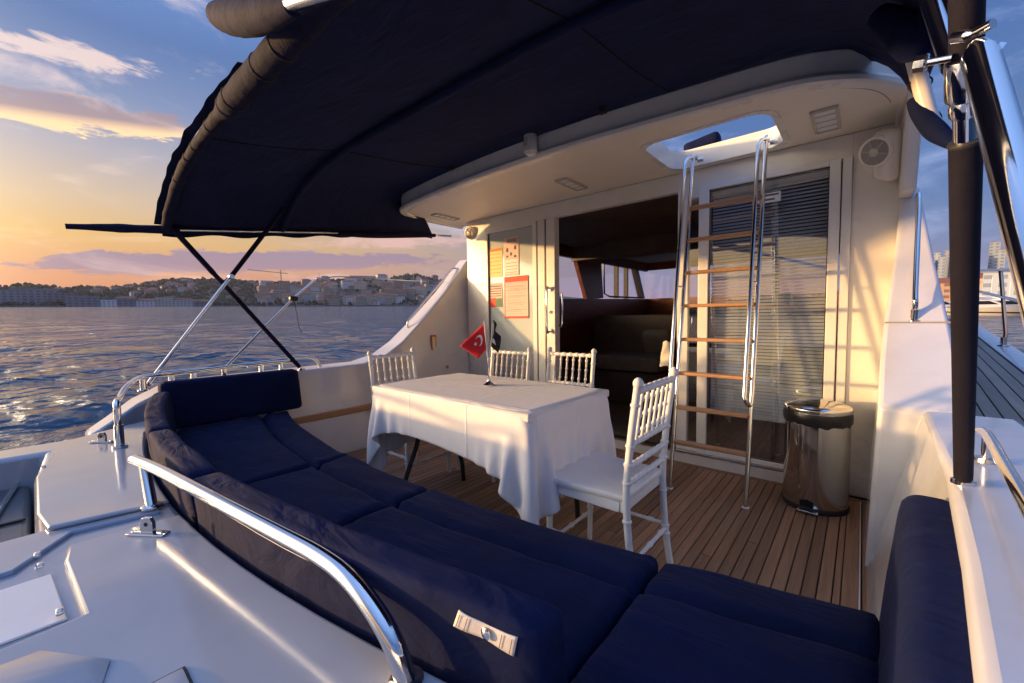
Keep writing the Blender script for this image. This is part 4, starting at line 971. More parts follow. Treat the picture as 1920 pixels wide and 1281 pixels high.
# ------------------------------------------------------------------ chairs
def bam(n, r, k=1.35):
    out = [(0, r)]
    for i in range(n):
        c = (i+.5)/n; out += [(c-.045, r*.92), (c-.02, r*k), (c+.02, r*k), (c+.045, r*.92)]
    return out+[(1, r)]
def make_chair():
    t = thing('banquet_chair', '', 'chair'); w = .19; H = .90
    def post(s):
        return [V(s*(w-.012), -.235, 0), V(s*(w-.006), -.205, .20), V(s*w, -.19, .44), V(s*w, -.205, .66), V(s*w, -.235, H)]
    mb = MB().rbox((.205, .205, .017), .014, (14, 14, 4), lambda p: V(p.x*(1+.06*p.y/.2), p.y+.015, .445+p.z-.010*(1-(p.x/.205)**2)*(1-(p.y/.205)**2)*(p.z > 0))); mb.build('seat', 'chair_white', t)
    fr = MB(); fr.box(-.185, .185, .165, .185, .385, .43); fr.box(-.185, .185, -.18, -.16, .385, .43); fr.box(-.19, -.172, -.16, .165, .385, .43); fr.box(.172, .19, -.16, .165, .385, .43); fr.build('seat_frame', 'chair_white', t, bevel=.004)
    for s in (-1, 1):
        path = smoothpath(post(s), 6); n = len(path); rr = []
        for i in range(n):
            f = path[i].z/H; rr.append(.0145)
        mb = MB().tube(path, rr, 12)
        for z in (.17, .20, .36, .50, .575, .665, .80):
            i = min(range(n), key=lambda k: abs(path[k].z-z)); c = path[i]; d = (path[min(i+1, n-1)]-path[max(i-1, 0)]).normalized(); mb.lathe(c-d*.007, c+d*.007, [(0, .0145), (.25, .0185), (.75, .0185), (1, .0145)], 12)
        c = path[-1]; mb.lathe(c-V(0, 0, .012), c+V(0, -.003, .026), [(0, .0145), (.2, .019), (.5, .020), (.8, .015), (1, .006)], 12)
        mb.build('rear_leg', 'chair_white', t)
        mb = MB().lathe(V(s*.180, .175, .43), V(s*.183, .185, 0), [(0, .016)]+[(k/10, .0155-.003*k/10) for k in range(1, 10)]+[(1, .012)], 12)
        for z in (.20, .17): mb.lathe(V(s*.182, .180, z-.006), V(s*.182, .180, z+.006), [(0, .013), (.3, .018), (.7, .018), (1, .013)], 12)
        mb.build('front_leg', 'chair_white', t)
        MB().lathe(V(s*.187, -.20, .205), V(s*.182, .18, .205), bam(3, .009), 8).build('side_stretcher', 'chair_white', t)
    def at(z):
        pth = smoothpath(post(1), 8); return min(pth, key=lambda q: abs(q.z-z)).y
    for z, r in ((.875, .0125), (.665, .011), (.575, .010), (.505, .010)):
        y = at(z); MB().lathe(V(-w, y, z), V(w, y, z), bam(7 if z > .8 else 9, r, 1.3), 10).build('top_rail' if z > .8 else 'back_rail', 'chair_white', t)
    for i in range(6):
        x = -w+2*w*(i+1)/7; MB().lathe(V(x, at(.875), .868), V(x, at(.665), .672), bam(3, .0072, 1.5), 8).build('spindle', 'chair_white', t)
    MB().lathe(V(-.182, .18, .15), V(.182, .18, .15), bam(3, .009), 8).build('front_stretcher', 'chair_white', t)
    MB().lathe(V(-.185, -.207, .19), V(.185, -.207, .19), bam(3, .009), 8).build('rear_stretcher', 'chair_white', t)
    return t
ch0 = make_chair()
for i, (x, y, rz, lab) in enumerate(((-.865, 1.645, 90, 'white banquet chair nearest the camera, at the right end of the table'), (-1.63, 2.34, 180, 'white banquet chair behind the table before the open door'),
                                     (-2.13, 2.24, 180, 'white banquet chair behind the table, partly hidden by the black flag'), (-2.52, 1.80, -90, 'white banquet chair at the far left end of the table by the bulwark'))):
    c = ch0 if i == 0 else copy_tree(ch0)
    if i: BOAT.append(c)
    c.location = (x, y, .001); c.rotation_euler = (0, 0, R(rz)); tag(c, lab, 'chair', 'white banquet chairs round the table')
jc = ony(1250, 640, 3.262)
def jfn(u, v):
    a = (u-.5)*2.6; w = .030+.030*v; return V(jc.x+w*math.sin(a), 3.268-.020*math.cos(a)+.004*math.sin(v*9+u*6), jc.z-.20*v+.006*math.cos(a*3))
o = MB().grid(18, 14, jfn).build('hanging_cloth', 'webbing', top=(jc.x, 3.268, jc.z)); so = o.modifiers.new('Solid', 'SOLIDIFY'); so.thickness = .006
tag(o, 'beige cloth hanging beside the right jamb of the open doorway', 'cloth')

# ------------------------------------------------------------------ table flags
fb = onz(917, 722, TZ+.008); fs_ = thing('table_flag_stand', 'chrome stand on the table with a red crescent flag and a black flag', 'flag', fb)
MB().lathe(fb, fb+V(0, 0, .03), [(0, .036), (.15, .036), (.5, .018), (.8, .011), (1, .010)], 20).build('base', 'chrome', fs_)
MB().tube([fb+V(0, 0, .02), fb+V(-.004, 0, .16)], .0055, 8).build('stem', 'chrome', fs_)
rA, uA = V(math.cos(R(40)), math.sin(R(40)), 0), V(0, 0, 1)
pA0 = fb+V(0, 0, .10); pA1 = pA0-rA*.022+uA*.275
MB().tube([pA0, pA1], .0035, 8).build('pole', 'frame_white', fs_)
pB1 = pA0+rA*.028+uA*.265; MB().tube([pA0, pB1], .0035, 8).build('pole', 'frame_white', fs_)
away = V(-math.sin(R(40)), math.cos(R(40)), 0)
d1 = (pA1-pA0).normalized(); FS = 1.22
def fl1(u, v):
    # hangs down and out from its upper corner
    base = pA1-d1*(.008+.125*FS*v); out = (-rA*.74-uA*.67)*(.160*FS*u)+(rA*.075+uA*.060)*(FS*u*v)
    return base+out+away*(.012*math.sin(u*5+v*2)*u)
red = MB().grid(20, 12, fl1).build('red_flag', 'flag_red', fs_); so = red.modifiers.new('Solid', 'SOLIDIFY'); so.thickness = .0008; so.offset = 0
def flat(u, v, side): return fl1(u, v)-away*.0012*side
def onflag(pts, side):
    return [flat(u, v, side) for u, v in pts]
for side in (1, -1):
    cu, cv = .36, .45; R0, R1 = .215, .172; mb = MB(); N = 26; asp = .125/.148
    # crescent opening away from the pole
    outer = []; inner = []
    for i in range(N+1):
        a = R(38+284*i/N); outer.append((cu+R0*asp*math.cos(a), cv+R0*math.sin(a)))
    x_i = cu+.055
    a0 = math.atan2(outer[0][1]-cv, (outer[0][0]-x_i)/asp)
    for i in range(N+1):
        a = a0+(2*math.pi-2*a0)*i/N; inner.append((x_i+R1*asp*math.cos(a), cv+R1*math.sin(a)))
    vs = onflag(outer, side)+onflag(inner, side); mb.add(vs, [(i, i+1, N+1+i+1, N+1+i) for i in range(N)])
    sv = []
    for i in range(10):
        a = R(180+36*i); r_ = .105 if i % 2 == 0 else .042; sv.append((cu+.20+r_*asp*math.cos(a), cv+r_*math.sin(a)))
    mb.add(onflag(sv, side)+onflag([(cu+.20, cv)], side), [(i, (i+1) % 10, 10) for i in range(10)])
    mb.build('crescent_and_star', 'flag_white', red, smooth=False, recalc=False)
d2 = (pB1-pA0).normalized()
def fl2(u, v):
    base = pB1-d2*(-.02+.13*v); return base-uA*(.10*u)+rA*(.034*u+.012*math.sin(u*7+v*3))+away*(.05*u+.012*math.sin(v*8+u*2))
bf = MB().grid(16, 14, fl2).build('black_flag', 'flag_black', fs_); so = bf.modifiers.new('Solid', 'SOLIDIFY'); so.thickness = .0008
MB().grid(6, 5, lambda u, v: fl2(.40+.22*u, .45+.25*v)-away*.003-rA*.001).build('white_emblem', 'flag_white', bf)

# ------------------------------------------------------------------ ladder
ld = thing('boarding_ladder', 'stainless ladder with wooden rungs leading up through the roof hatch', 'ladder', (-.72, 2.70, 0))
def ly(z): return 2.70+.40*z/2.22
LX = (-.945, -.500)
for lx in LX:
    MB().tube(smoothpath([V(lx, ly(0), 0), V(lx, ly(1.0), 1.0), V(lx, ly(2.15), 2.15), V(lx, ly(2.25)+.003, 2.255), V(lx, ly(2.25)+.03, 2.29), V(lx, ly(2.25)+.075, 2.275)], 6), .0135, 12).build('rail', 'steel', ld)
    MB().tube(smoothpath([V(lx, ly(2.20)-.002, 2.262), V(lx-.020, ly(2.16)-.052, 2.23), V(lx-.026, ly(2.05)-.072, 2.10), V(lx-.026, ly(1.4)-.072, 1.4), V(lx-.026, ly(.72)-.072, .72), V(lx-.022, ly(.64)-.066, .645), V(lx-.008, ly(.62)-.03, .605), V(lx, ly(.63), .615)], 6), .0125, 12).build('handrail', 'steel', ld)
    MB().box(lx-.018, lx+.018, ly(0)-.02, ly(0)+.02, .0005, .012).build('foot', 'frame_white', ld, bevel=.004)
    MB().lathe(V(lx, ly(1.35), 1.35), V(lx-.026, ly(1.35)-.072, 1.35), [(0, .006), (1, .006)], 8).build('bracket', 'steel', ld)
    MB().lathe(V(lx+.012, ly(2.25)+.075, 2.262), V(lx+.05, ly(2.25)+.075, 2.262), [(0, .016), (.8, .016), (1, .012)], 10).build('hook_knob', 'steel', ld)
for i in range(8):
    z = .31+.2265*i; y = ly(z)
    rg = MB().box(LX[0]+.010, LX[1]-.010, y-.030, y+.030, z-.011, z+.011).build('rung', 'rung_wood', ld, bevel=.006, seg=3)
    if i == 0: pass

# ------------------------------------------------------------------ pedal bin
bc = V(-.192, 3.025, 0); bn = thing('pedal_bin', 'round polished steel pedal bin with a black bag at its rim', 'bin', bc); br = .160
mb = MB().lathe(bc+V(0, 0, .025), bc+V(0, 0, .575), [(0, br), (.02, br+.002), (.5, br+.001), (.98, br), (1, br-.002)], 48); mb.build('drum', 'steel_bin', bn, angle=60)
MB().lathe(bc, bc+V(0, 0, .030), [(0, br+.004), (.8, br+.006), (1, br+.002)], 48).build('base_ring', 'rubber', bn)
mb = MB(); N = 64; vs = []; fs = []
for j, (r_, z_) in enumerate(((br+.006, .575), (br+.010, .560), (br+.007, .535), (br+.003, .52))):
    for i in range(N):
        a = 2*math.pi*i/N; k = mnoise.noise(V(math.cos(a)*4, math.sin(a)*4, j*.7)); vs.append(bc+V(math.cos(a)*(r_+.004*k), math.sin(a)*(r_+.004*k), z_-(.014*j/3)*(1+2.2*k)))
for j in range(3):
    for i in range(N): fs.append((j*N+i, j*N+(i+1) % N, (j+1)*N+(i+1) % N, (j+1)*N+i))
mb.add(vs, fs).build('bag_rim', 'bag', bn)
MB().lathe(bc+V(0, 0, .577), bc+V(0, 0, .645), [(0, br+.006), (.25, br+.008), (.42, br+.004), (.6, br*.86), (.8, br*.55), (.95, br*.2), (1, .004)], 48).build('lid', 'steel_bin', bn, angle=60)
MB().box(bc.x-.035, bc.x+.035, bc.y+.03, bc.y+.075, .622, .634).build('lid_hinge', 'rubber', bn, bevel=.005)
fdir = V(-.10, -1, 0).normalized(); sdv = V(1, -.10, 0).normalized()
pc = bc+fdir*(br+.012)
MB().add([pc+sdv*s*.05+fdir*f+V(0, 0, z) for z in (.012, .022) for f in (-.03, .03) for s in (-1, 1)], [(0, 2, 3, 1), (4, 5, 7, 6), (0, 1, 5, 4), (1, 3, 7, 5), (3, 2, 6, 7), (2, 0, 4, 6)]).build('pedal', 'chrome', bn, bevel=.003)
MB().grid(8, 3, lambda u, v: bc+Matrix.Rotation(R(-16+24*u), 3, 'Z') @ (fdir*(br+.0035))+V(0, 0, .030+.045*v*(1-.25*abs(2*u-1)))).build('pedal_slot', 'dark_hole', bn)

# ------------------------------------------------------------------ notices on the glass
def notice(name, x0, x1, z0, z1, label, bands, y=YW+.0085):
    t = thing(name, label, 'notice', ((x0+x1)/2, y, z0)); MB().box(x0, x1, y-.002, y, z0, z1).build('sheet', bands[0], t)
    for k, (m, a0, a1, c0, c1) in enumerate(bands[1:]):
        MB().box(x0+(x1-x0)*a0, x0+(x1-x0)*a1, y-.0026-.0002*k, y-.0021, z0+(z1-z0)*c0, z0+(z1-z0)*c1).build('print', m, t, smooth=False)
def zz_(px, py): return ony(px, py, YW).z
def xx_(px, py): return ony(px, py, YW).x
notice('notice', xx_(915, 490), xx_(941, 490), zz_(928, 520), zz_(928, 466), 'yellow notice with orange heading at the top left of the glass', ['paper_yellow', ('paper_orange', .02, .98, .90, 1.0)]+[('paper_orange', .1, .9, .15+.13*i, .165+.13*i) for i in range(6)])
notice('notice', xx_(945, 480), xx_(972, 480), zz_(958, 517), zz_(958, 444), 'tall white notice with small dark pictures beside the yellow one', ['paper_pink', ('paper', .06, .94, .05, .42), ('ink', .15, .3, .62, .72), ('ink', .42, .55, .52, .60), ('ink', .7, .85, .66, .76), ('ink', .15, .28, .48, .53), ('ink', .7, .84, .46, .52), ('grille', .2, .9, .85, .95)]+[('ink', .12, .88, .08+.08*i, .09+.08*i) for i in range(4)], y=YW+.0055)
notice('notice', xx_(946, 560), xx_(990, 560), zz_(968, 597), zz_(968, 518), 'large white notice with red head and foot on the glass', ['paper_pink', ('paper_red', 0, 1, .87, 1.0), ('paper_red', 0, 1, 0, .05), ('paper_red', 0, .03, .05, .87)]+[('ink', .08, .94, .20+.16*i, .206+.16*i) for i in range(5)]+[('grille', .1+.06*(i % 3), .8-.07*(i % 4), .10+.055*i, .112+.055*i) for i in range(13)], y=YW+.0035)
notice('notice', xx_(915, 550), xx_(941, 550), zz_(928, 576), zz_(928, 531), 'small sheet with red and green corner under the yellow notice', ['paper_pink', ('paper_red', .02, .55, .0, .38), ('paper_green', .56, .98, .0, .36)]+[('ink', .06, .94, .45+.1*i, .48+.1*i) for i in range(5)])
# no smoking sticker on the right door glass
ns = thing('no_smoking_sticker', 'white no smoking sticker with red ring on the glazed door', 'sticker', (-.52, YW-.006, 1.9))
x0, x1, z0, z1 = xx_(1411, 372), xx_(1464, 372), zz_(1438, 381), zz_(1438, 363); yq = YW-.0042
MB().box(x0, x1, yq-.001, yq, z0, z1).build('plate', 'paper', ns)
cx, cz = x0+.032, (z0+z1)/2; rr_ = (z1-z0)*.42
MB().tube([V(cx+rr_*math.cos(a), yq-.0016, cz+rr_*math.sin(a)) for a in np.linspace(0, 6.2832, 25)], .0035, 6, cap=False).build('ring', 'paper_red', ns)
MB().box(-rr_, rr_, -.0022, -.0012, -.003, .003, Matrix.Translation((cx, yq, cz)) @ Matrix.Rotation(R(45), 4, 'Y')).build('bar', 'paper_red', ns)
MB().box(cx-rr_*.6, cx+rr_*.6, yq-.0014, yq-.0011, cz-.004, cz+.002).build('cigarette', 'ink', ns)
for i, (f0, f1) in enumerate(((.45, .93), (.45, .80))): MB().box(x0+(x1-x0)*f0, x0+(x1-x0)*f1, yq-.0014, yq-.0011, cz+.012-.03*i, cz+.024-.03*i).build('lettering', 'ink', ns)

# ------------------------------------------------------------------ fittings under the roof
def ceiling_light(x0, x1, y0, y1, label, z=2.2425):
    t = thing('ceiling_light', label, 'lamp', ((x0+x1)/2, (y0+y1)/2, z)); mb = MB(); w = .016
    for (a, c, d, e) in ((x0, x0+w, y0, y1), (x1-w, x1, y0, y1), (x0+w, x1-w, y0, y0+w), (x0+w, x1-w, y1-w, y1)): mb.box(a, c, d, e, z-.016, z-.0005)
    mb.build('frame', 'light_plastic', t, bevel=.003)
    MB().box(x0+w, x1-w, y0+w, y1-w, z-.009, z-.001).build('lens', 'blind', t)
    for i in range(3): MB().box(x0+w+.001, x1-w-.001, y0+(y1-y0)*(i+1)/4-.003, y0+(y1-y0)*(i+1)/4+.003, z-.013, z-.0095).build('bar', 'light_plastic', t)
ceiling_light(-1.90, -1.79, 2.78, 3.11, 'slim slotted light in the middle of the overhang ceiling')
ceiling_light(-3.47, -3.37, 2.78, 3.10, 'slim slotted light at the port end of the overhang ceiling')
ceiling_light(-.25, -.125, 2.80, 3.14, 'square framed light in the starboard end of the overhang ceiling')
def speaker(c, nrm, r, label, housing=None):
    t = thing('speaker', label, 'speaker', c); nrm = nrm.normalized(); c = Vector(c)
    MB().lathe(c-nrm*.01, c+nrm*.022, [(0, r*1.18), (.75, r*1.18), (.95, r*1.10), (1, r)], 28).build('rim', 'gelcoat_cream', t)
    MB().lathe(c+nrm*.0222, c+nrm*.026, [(0, r*.97), (1, r*.90)], 28).build('grille', 'grille', t)
    MB().lathe(c+nrm*.0262, c+nrm*.034, [(0, r*.36), (.6, r*.33), (1, r*.15)], 20).build('dome', 'light_plastic', t)
    u = nrm.orthogonal().normalized(); w = nrm.cross(u)
    for k in range(6):
        a = k*math.pi/3; d = u*math.cos(a)+w*math.sin(a); MB().tube([c+nrm*.028+d*r*.35, c+nrm*.028+d*r*.95], .003, 5).build('spoke', 'light_plastic', t)
    if housing: housing(t)
speaker((-3.40, 3.285, 2.112), V(.10, -.95, -.30), .062, 'round speaker under the roof at the port end')
def hs_(t):
    MB().rbox((.045, .09, .135), .04, (8, 12, 12), lambda p: Matrix.Rotation(R(25), 3, 'X') @ Matrix.Rotation(R(20), 3, 'Z') @ p+V(.078, 3.175, 2.035)).build('housing', 'gelcoat_cream', t)
speaker((.035, 3.12, 2.05), V(-.50, -.80, -.32), .070, 'oval speaker in a moulded housing at the starboard end', hs_)
dm = thing('camera_dome', 'cream drum shaped lamp fixed to the edge of the overhang', 'lamp', (-1.72, 2.262, 2.24))
p = V(-1.72, 2.235, 0); MB().lathe(p+V(0, 0, 2.252), p+V(0, 0, 2.365), [(0, .036), (.05, .043), (.2, .045), (.95, .045), (1, .042)], 24).build('drum', 'gelcoat_cream', dm)
MB().lathe(p+V(0, 0, 2.236), p+V(0, 0, 2.2515), [(0, .022), (.5, .034), (1, .037)], 24).build('lens', 'frame_white', dm)
MB().grid(8, 4, lambda u, v: p+V(-.0456*math.cos(R(20+80*u)), -.0456*math.sin(R(20+80*u)), 2.285+.06*v)).build('window', 'light_plastic', dm)

# ------------------------------------------------------------------ canopy
cn = thing('bimini_canopy', 'dark navy fabric canopy stretched on crossed tubes over the cockpit', 'canopy', (-1.72, 1.4, .74))
CX, CW = -1.72, 1.86
def cwx(uu): return CX+(2.0 if uu < 0 else CW)*uu
def fo(x):
    for (a, ya), (c, yc) in zip(OUT, OUT[1:]):
        if a <= x <= c and c > a: return ya+(yc-ya)*(x-a)/(c-a)
    return 2.6
def cz_(u, y):
    u = abs(u)
    zc = np.interp(y, [.45, .62, 1.37, 2.4, 2.8], [2.09, 2.13, 2.275, 2.405, 2.43]); ze = np.interp(y, [.45, .62, 1.37, 2.4, 2.8], [1.79, 1.81, 1.905, 2.05, 2.10])
    ex = np.interp(y, [.62, 1.37, 2.25], [4.2, 4.6, 16.0])
    return zc-(zc-ze)*u**ex
def can(u, v):
    uu = 2*u-1; x = cwx(uu); ya = .60+.03*uu*uu*(1 if uu < 0 else -1); yf = fo(max(-3.45, min(-.08, x)))+(.12 if abs(uu) < .90 else (.12+.45*(abs(uu)-.90)/.10 if uu < 0 else .12-.16*(abs(uu)-.90)/.10))
    y = ya+(yf-ya)*v; z = cz_(uu, y)
    z -= .018*math.sin(math.pi*min(1, max(0, (y-.62)/.75)))*(1-uu**4) if y < 1.37 else .016*math.sin(math.pi*min(1, (y-1.37)/1.0))*(1-uu**4)
    z += .006*mnoise.noise(V(x*3, y*3, 0))
    return V(x, y, z)
o = MB().grid(90, 40, can).build('fabric', 'canopy_navy', cn, angle=180); so = o.modifiers.new('Solid', 'SOLIDIFY'); so.thickness = .003; so.offset = 1
for side in (-1, 1):       # side hems turned down
    o = MB().grid(50, 6, lambda u, v: (lambda q: q+V(side*.012*math.sin(v*3), 0, -.055*v-.010*v*math.sin(u*37)))(can(0 if side < 0 else 1, u))).build('side_hem', 'canopy_navy', cn, angle=180)
for us in (.27, .73):       # stitched panel seams on the underside
    MB().tube([can(us, v)+V(0, 0, -.002) for v in np.linspace(.02, .98, 40)], .0035, 6).build('panel_seam', 'navy_cover_shaded', cn)
def bowpath(y0, side_pts, n=40):
    out = []
    for i in range(n+1):
        uu = -1+2*i/n; x = cwx(uu*.985); out.append(V(x, y0+(.03*uu*uu if uu < 0 else 0), cz_(uu*.985, y0)-.022))
    return out
# aft bow in a rolled fabric sleeve, with cord lashings
ab = bowpath(.62, None)
MB().tube(ab, .0135, 12).build('aft_bow', 'steel', cn)
sl_ = MB(); sr = []
pth = [q for q in ab if q.x < -.95]
pth2 = smoothpath(pth[::2], 6); rr2 = [.030+.006*mnoise.noise(q*5)+.0035*mnoise.noise(q*26)+(.018*min(1, (q.x+2.25)/.15) if q.x > -2.25 else .0) for q in pth2]
sl_.tube([q+V(0, -.005, -.006) for q in pth2], rr2, 16); sl_.build('rolled_sleeve', 'navy_cover', cn)
for xq in (-3.15, -2.88, -2.72, -2.40, -2.16, -2.05, -1.72, -1.55):
    i = min(range(len(pth2)), key=lambda k: abs(pth2[k].x-xq)); c = pth2[i]+V(0, -.005, -.006); d = (pth2[min(i+1, len(pth2)-1)]-pth2[max(i-1, 0)]).normalized()
    MB().lathe(c-d*.004, c+d*.004, [(0, rr2[i]+.002), (.5, rr2[i]+.004), (1, rr2[i]+.002)], 18).build('lashing', 'rubber', cn)
bp = smoothpath([ony(412, 30, .50), ony(432, 34, .50), ony(470, 34, .49), ony(515, 22, .48), ony(548, 12, .48)], 6)
MB().tube(bp, [.022+.028*math.sin(math.pi*min(1, .25+.75*i/(len(bp)-1)))+.004*mnoise.noise(q*15) for i, q in enumerate(bp)], 18).build('rolled_curtain', 'navy_cover', cn)
MB().tube([ony(500, 24, .48), ony(620, -18, .47), ony(1200, -190, .47)], .019, 18).build('curtain_rod', 'steel', cn)
q_ = ony(515, 18, .48); e_ = (ony(560, -2, .48)-q_).normalized()
for k_ in (0, .018): MB().lathe(q_+e_*k_, q_+e_*(k_+.008), [(0, .023), (.5, .0245), (1, .023)], 18).build('lashing', 'rubber', cn)
# ragged fabric edge hanging aft of the sleeve
o = MB().grid(70, 5, lambda u, v: (lambda x: V(x, .60+.03*((x-CX)/2.0)**2-.045*v-.012*v*mnoise.noise(V(x*7, 1, 2)), cz_((x-CX)/2.0, .6)+.010-.010*v*abs(math.sin(x*6))))(CX-2.0+.02+u*1.9)).build('aft_valance', 'canopy_navy', cn, angle=180)
fbow = bowpath(1.37, None); MB().tube(fbow, .0135, 12).build('forward_bow', 'steel', cn)
o = MB().tube([q+V(0, 0, -.003) for q in fbow], .021, 12).build('bow_pocket', 'canopy_navy', cn)
# port legs
XP = -3.53
la0, la1 = V(XP-.05, 1.46, .745), V(-3.68, .68, 1.81)
lf0, lf1 = V(XP-.07, .48, .745), V(XP+.02, 1.41, 2.13)
mid = .515
MB().tube([la0+(la1-la0)*.02, la0+(la1-la0)*.72], .0165, 12).build('leg', 'navy_cover', cn); MB().tube([la0+(la1-la0)*.72, la1], .019, 12).build('leg', 'navy_cover', cn)
MB().tube([lf0, lf0+(lf1-lf0)*.56], .0125, 12).build('leg', 'steel', cn); MB().tube([lf0+(lf1-lf0)*.53, lf1], .0165, 12).build('leg', 'navy_cover', cn)
for p in (la0, lf0): MB().lathe(p+V(0, 0, -.004), p+V(0, 0, .02), [(0, .03), (.3, .03), (.5, .018), (1, .017)], 12).build('leg_base', 'steel', cn)
c = lf0+(lf1-lf0)*.535; MB().lathe(c-V(.03, 0, 0), c+V(.03, 0, 0), [(0, .016), (.3, .022), (.7, .022), (1, .016)], 12).build('clamp', 'steel', cn)
# edge bar along the port side, ending aft in a rolled cover
eb = [V(-3.70, .21, 1.755), V(-3.70, .68, 1.805), V(-3.71, 1.5, 1.91), V(-3.73, 2.76, 2.075), V(-3.75, 3.3, 2.13)]
MB().tube(eb, .0115, 10).build('edge_bar', 'steel', cn)
ep = smoothpath([V(-3.70, .17, 1.750), V(-3.70, .34, 1.768), V(-3.70, .55, 1.790), V(-3.70, .72, 1.81)], 6)
MB().tube(ep, [.016+.012*min(1, i/8)+.004*mnoise.noise(q*12) for i, q in enumerate(ep)], 12).build('bar_cover', 'navy_cover', cn)
ep = smoothpath([V(-3.71, 1.9, 1.955), V(-3.72, 2.2, 1.985), V(-3.73, 2.6, 2.04), V(-3.74, 3.05, 2.10)], 6)
MB().tube(ep, [.02+.012*math.sin(math.pi*i/(len(ep)-1)) for i, q in enumerate(ep)], 12).build('bar_cover', 'navy_cover', cn)
# stay with cord standing outboard on the port quarter
sx = -3.66; s0, s1 = onx(424, 688, sx), onx(550, 560, -3.85); s2, s3 = onx(590, 525, -3.95), onx(600, 520, -4.0)
sty = thing('outboard_stay', 'thin stainless stay with a hanging cord outside the port bulwark', 'pole', s0)
MB().tube([s0, s1, s2], .0105, 10).build('tube', 'steel', sty); MB().tube(smoothpath([s2, onx(640, 519, -4.0), onx(760, 526, -4.02), onx(835, 528, -4.02)], 5), .005, 8).build('wire', 'steel', sty)
MB().rbox((.025, .035, .022), .012, (4, 4, 4), lambda p: p+s1).build('clamp', 'leg_dark', sty)
MB().tube(smoothpath([s1, onx(557, 590, -3.86), onx(560, 610, -3.86), onx(566, 625, -3.86)], 5), .003, 6).build('cord', 'rubber', sty)
# starboard legs close to the camera
pb = onz(1806, 905, .742); ra0 = V(pb.x, pb.y, .742); ra1 = ony(1812, 60, .86); rdir = (ra1-ra0); rn = rdir.normalized()
MB().tube([ra0+rdir*.02, ra0+rdir*.5, ra0+rdir*.845], [.0165, .0180, .0190], 20).build('leg', 'navy_cover_shaded', cn)
MB().tube([ra0+rdir*.845, ra0+rdir*.93], .0140, 20).build('leg', 'steel', cn)
MB().tube([ra0+rdir*.93, ra0+rdir*1.5], .0175, 20).build('leg', 'navy_cover_shaded', cn)
MB().lathe(ra0+V(0, 0, -.003), ra0+V(0, 0, .03), [(0, .022), (.3, .022), (.4, .016), (1, .016)], 16).build('leg_base', 'steel', cn)
MB().lathe(ra0+rdir*.845-rn*.004, ra0+rdir*.845+rn*.002, [(0, .0195), (.5, .0205), (1, .0195)], 18).build('lashing', 'rubber', cn)
cl = ra0+rdir*.955
q0 = ony(1838, 105, .80); qm = ony(1928, 430, .655)
MB().tube([q0-(qm-q0)*.08, q0, qm, q0+(qm-q0)*2.6], [.010, .0175, .0175, .0175], 24).build('strut', 'steel', cn)
MB().tube([ony(1786, 125, .90), ony(1735, -20, 1.06), ony(1715, -80, 1.14)], .0125, 16).build('leg', 'steel', cn)
MB().lathe(cl-rn*.045, cl+rn*.012, [(0, .0205), (.1, .0225), (.9, .0225), (1, .0205)], 20).build('clamp', 'steel', cn)
MB().lathe(ra0+rdir*.885, ra0+rdir*.91, [(0, .017), (.2, .0185), (.8, .0185), (1, .017)], 20).build('clamp', 'steel', cn)
e0, e1 = ony(1790, 70, .83), ony(1862, 44, .80); up_ = V(0, 0, 1)
MB().tube(smoothpath([e0, e0.lerp(e1, .5)+V(0, 0, -.004), e1], 6), [.008]*6+[.006]*7, 10).build('clamp_arm', 'steel', cn)
b0, b1 = ony(1722, 120, .87), ony(1786, 108, .86)
MB().tube([b0, b1], .0055, 10).build('clamp_bolt', 'chrome', cn); MB().lathe(b0-(b1-b0)*.12, b0+(b1-b0)*.28, [(0, .010), (.1, .012), (.9, .012), (1, .010)], 8).build('clamp_nut', 'chrome', cn)
b2, b3 = ony(1850, 95, .80), ony(1876, 98, .80); MB().lathe(b2, b3, [(0, .007), (.5, .007), (.55, .011), (1, .011)], 8).build('clamp_nut', 'chrome', cn)
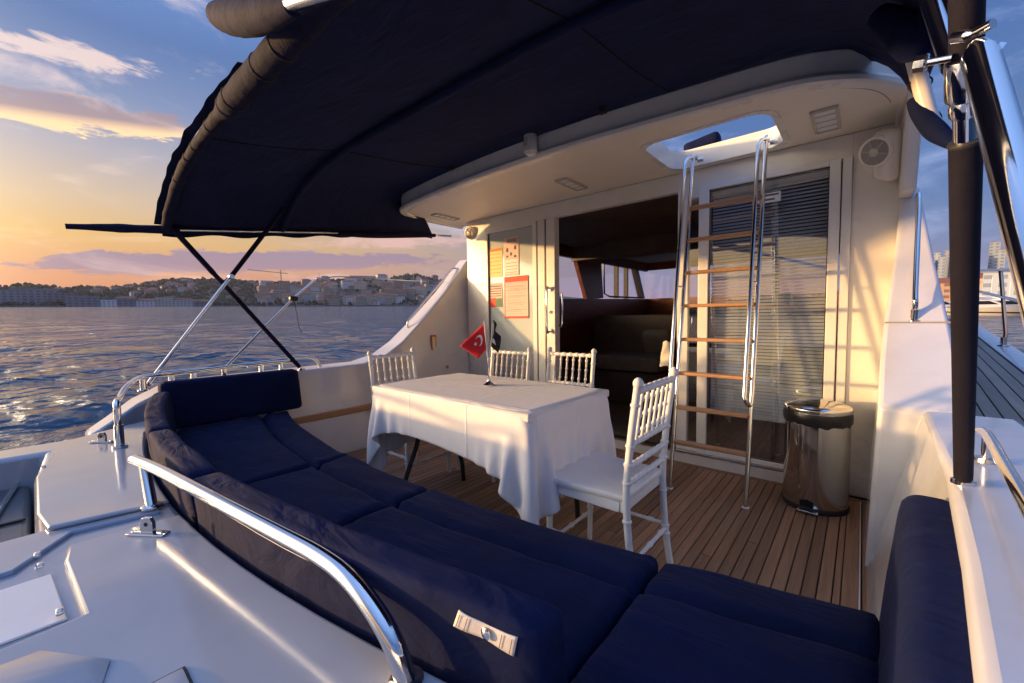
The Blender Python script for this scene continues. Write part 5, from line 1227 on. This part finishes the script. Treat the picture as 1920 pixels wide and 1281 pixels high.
# rolled side curtain on a white tube at the starboard roof corner
wt = [ony(1712, 100, 1.9), ony(1742, 215, 1.9), ony(1760, 245, 1.9)]
rc_ = thing('rolled_side_curtain', 'navy side curtain rolled round a white tube at the starboard roof corner', 'curtain', wt[1])
MB().tube(smoothpath([wt[0]+(wt[0]-wt[1])*.6]+wt, 6), .022, 14).build('tube', 'frame_white', rc_)
cp = smoothpath([ony(1712, 188, 1.92), ony(1728, 215, 1.90), ony(1748, 240, 1.88), ony(1775, 262, 1.85), ony(1800, 275, 1.83)], 6)
MB().tube(cp, [.010+.017*math.sin(math.pi*min(1, .1+.85*i/(len(cp)-1)))**.7+.005*mnoise.noise(q*14) for i, q in enumerate(cp)], 16).build('roll', 'navy', rc_)
cp = smoothpath([ony(1648, 30, 1.75), ony(1690, 55, 1.72), ony(1722, 85, 1.7), ony(1735, 30, 1.7)], 6)
MB().tube(cp, [.030+.018*math.sin(math.pi*i/(len(cp)-1))+.008*mnoise.noise(q*14) for i, q in enumerate(cp)], 14).build('roll', 'navy', rc_)
c = wt[1]; MB().tube([c+V(.028*math.cos(a), -.028*math.sin(a)*.3, -.02+.028*math.sin(a)) for a in np.linspace(0, 6.28, 20)], .0025, 6).build('strap', 'rubber', rc_)
c = wt[0]*.55+wt[1]*.45; MB().tube([c+V(.028*math.cos(a), -.028*math.sin(a)*.3, -.01+.018*math.sin(a)) for a in np.linspace(0, 6.28, 20)], .0025, 6).build('strap', 'rubber', rc_)

# ------------------------------------------------------------------ evening haze over the water
hm = bpy.data.materials.new('haze'); hm.use_nodes = True; ht = hm.node_tree; ht.nodes.clear()
ho_ = nd('ShaderNodeOutputMaterial', ht); pv = nd('ShaderNodeVolumePrincipled', ht)
pv.inputs['Color'].default_value = (.80, .84, .95, 1); pv.inputs['Density'].default_value = .00006; pv.inputs['Anisotropy'].default_value = .2
ht.links.new(pv.outputs[0], ho_.inputs['Volume']); MATS['haze'] = hm
hz = MB().box(-1620, 1620, -1620, 1620, -4, 125).build('haze', 'haze', boat=False, smooth=False); hz['kind'] = 'stuff'

# ------------------------------------------------------------------ set the yacht on the water with its slight trim
for o in BOAT:
    o.matrix_basis = M_BOAT @ o.matrix_basis
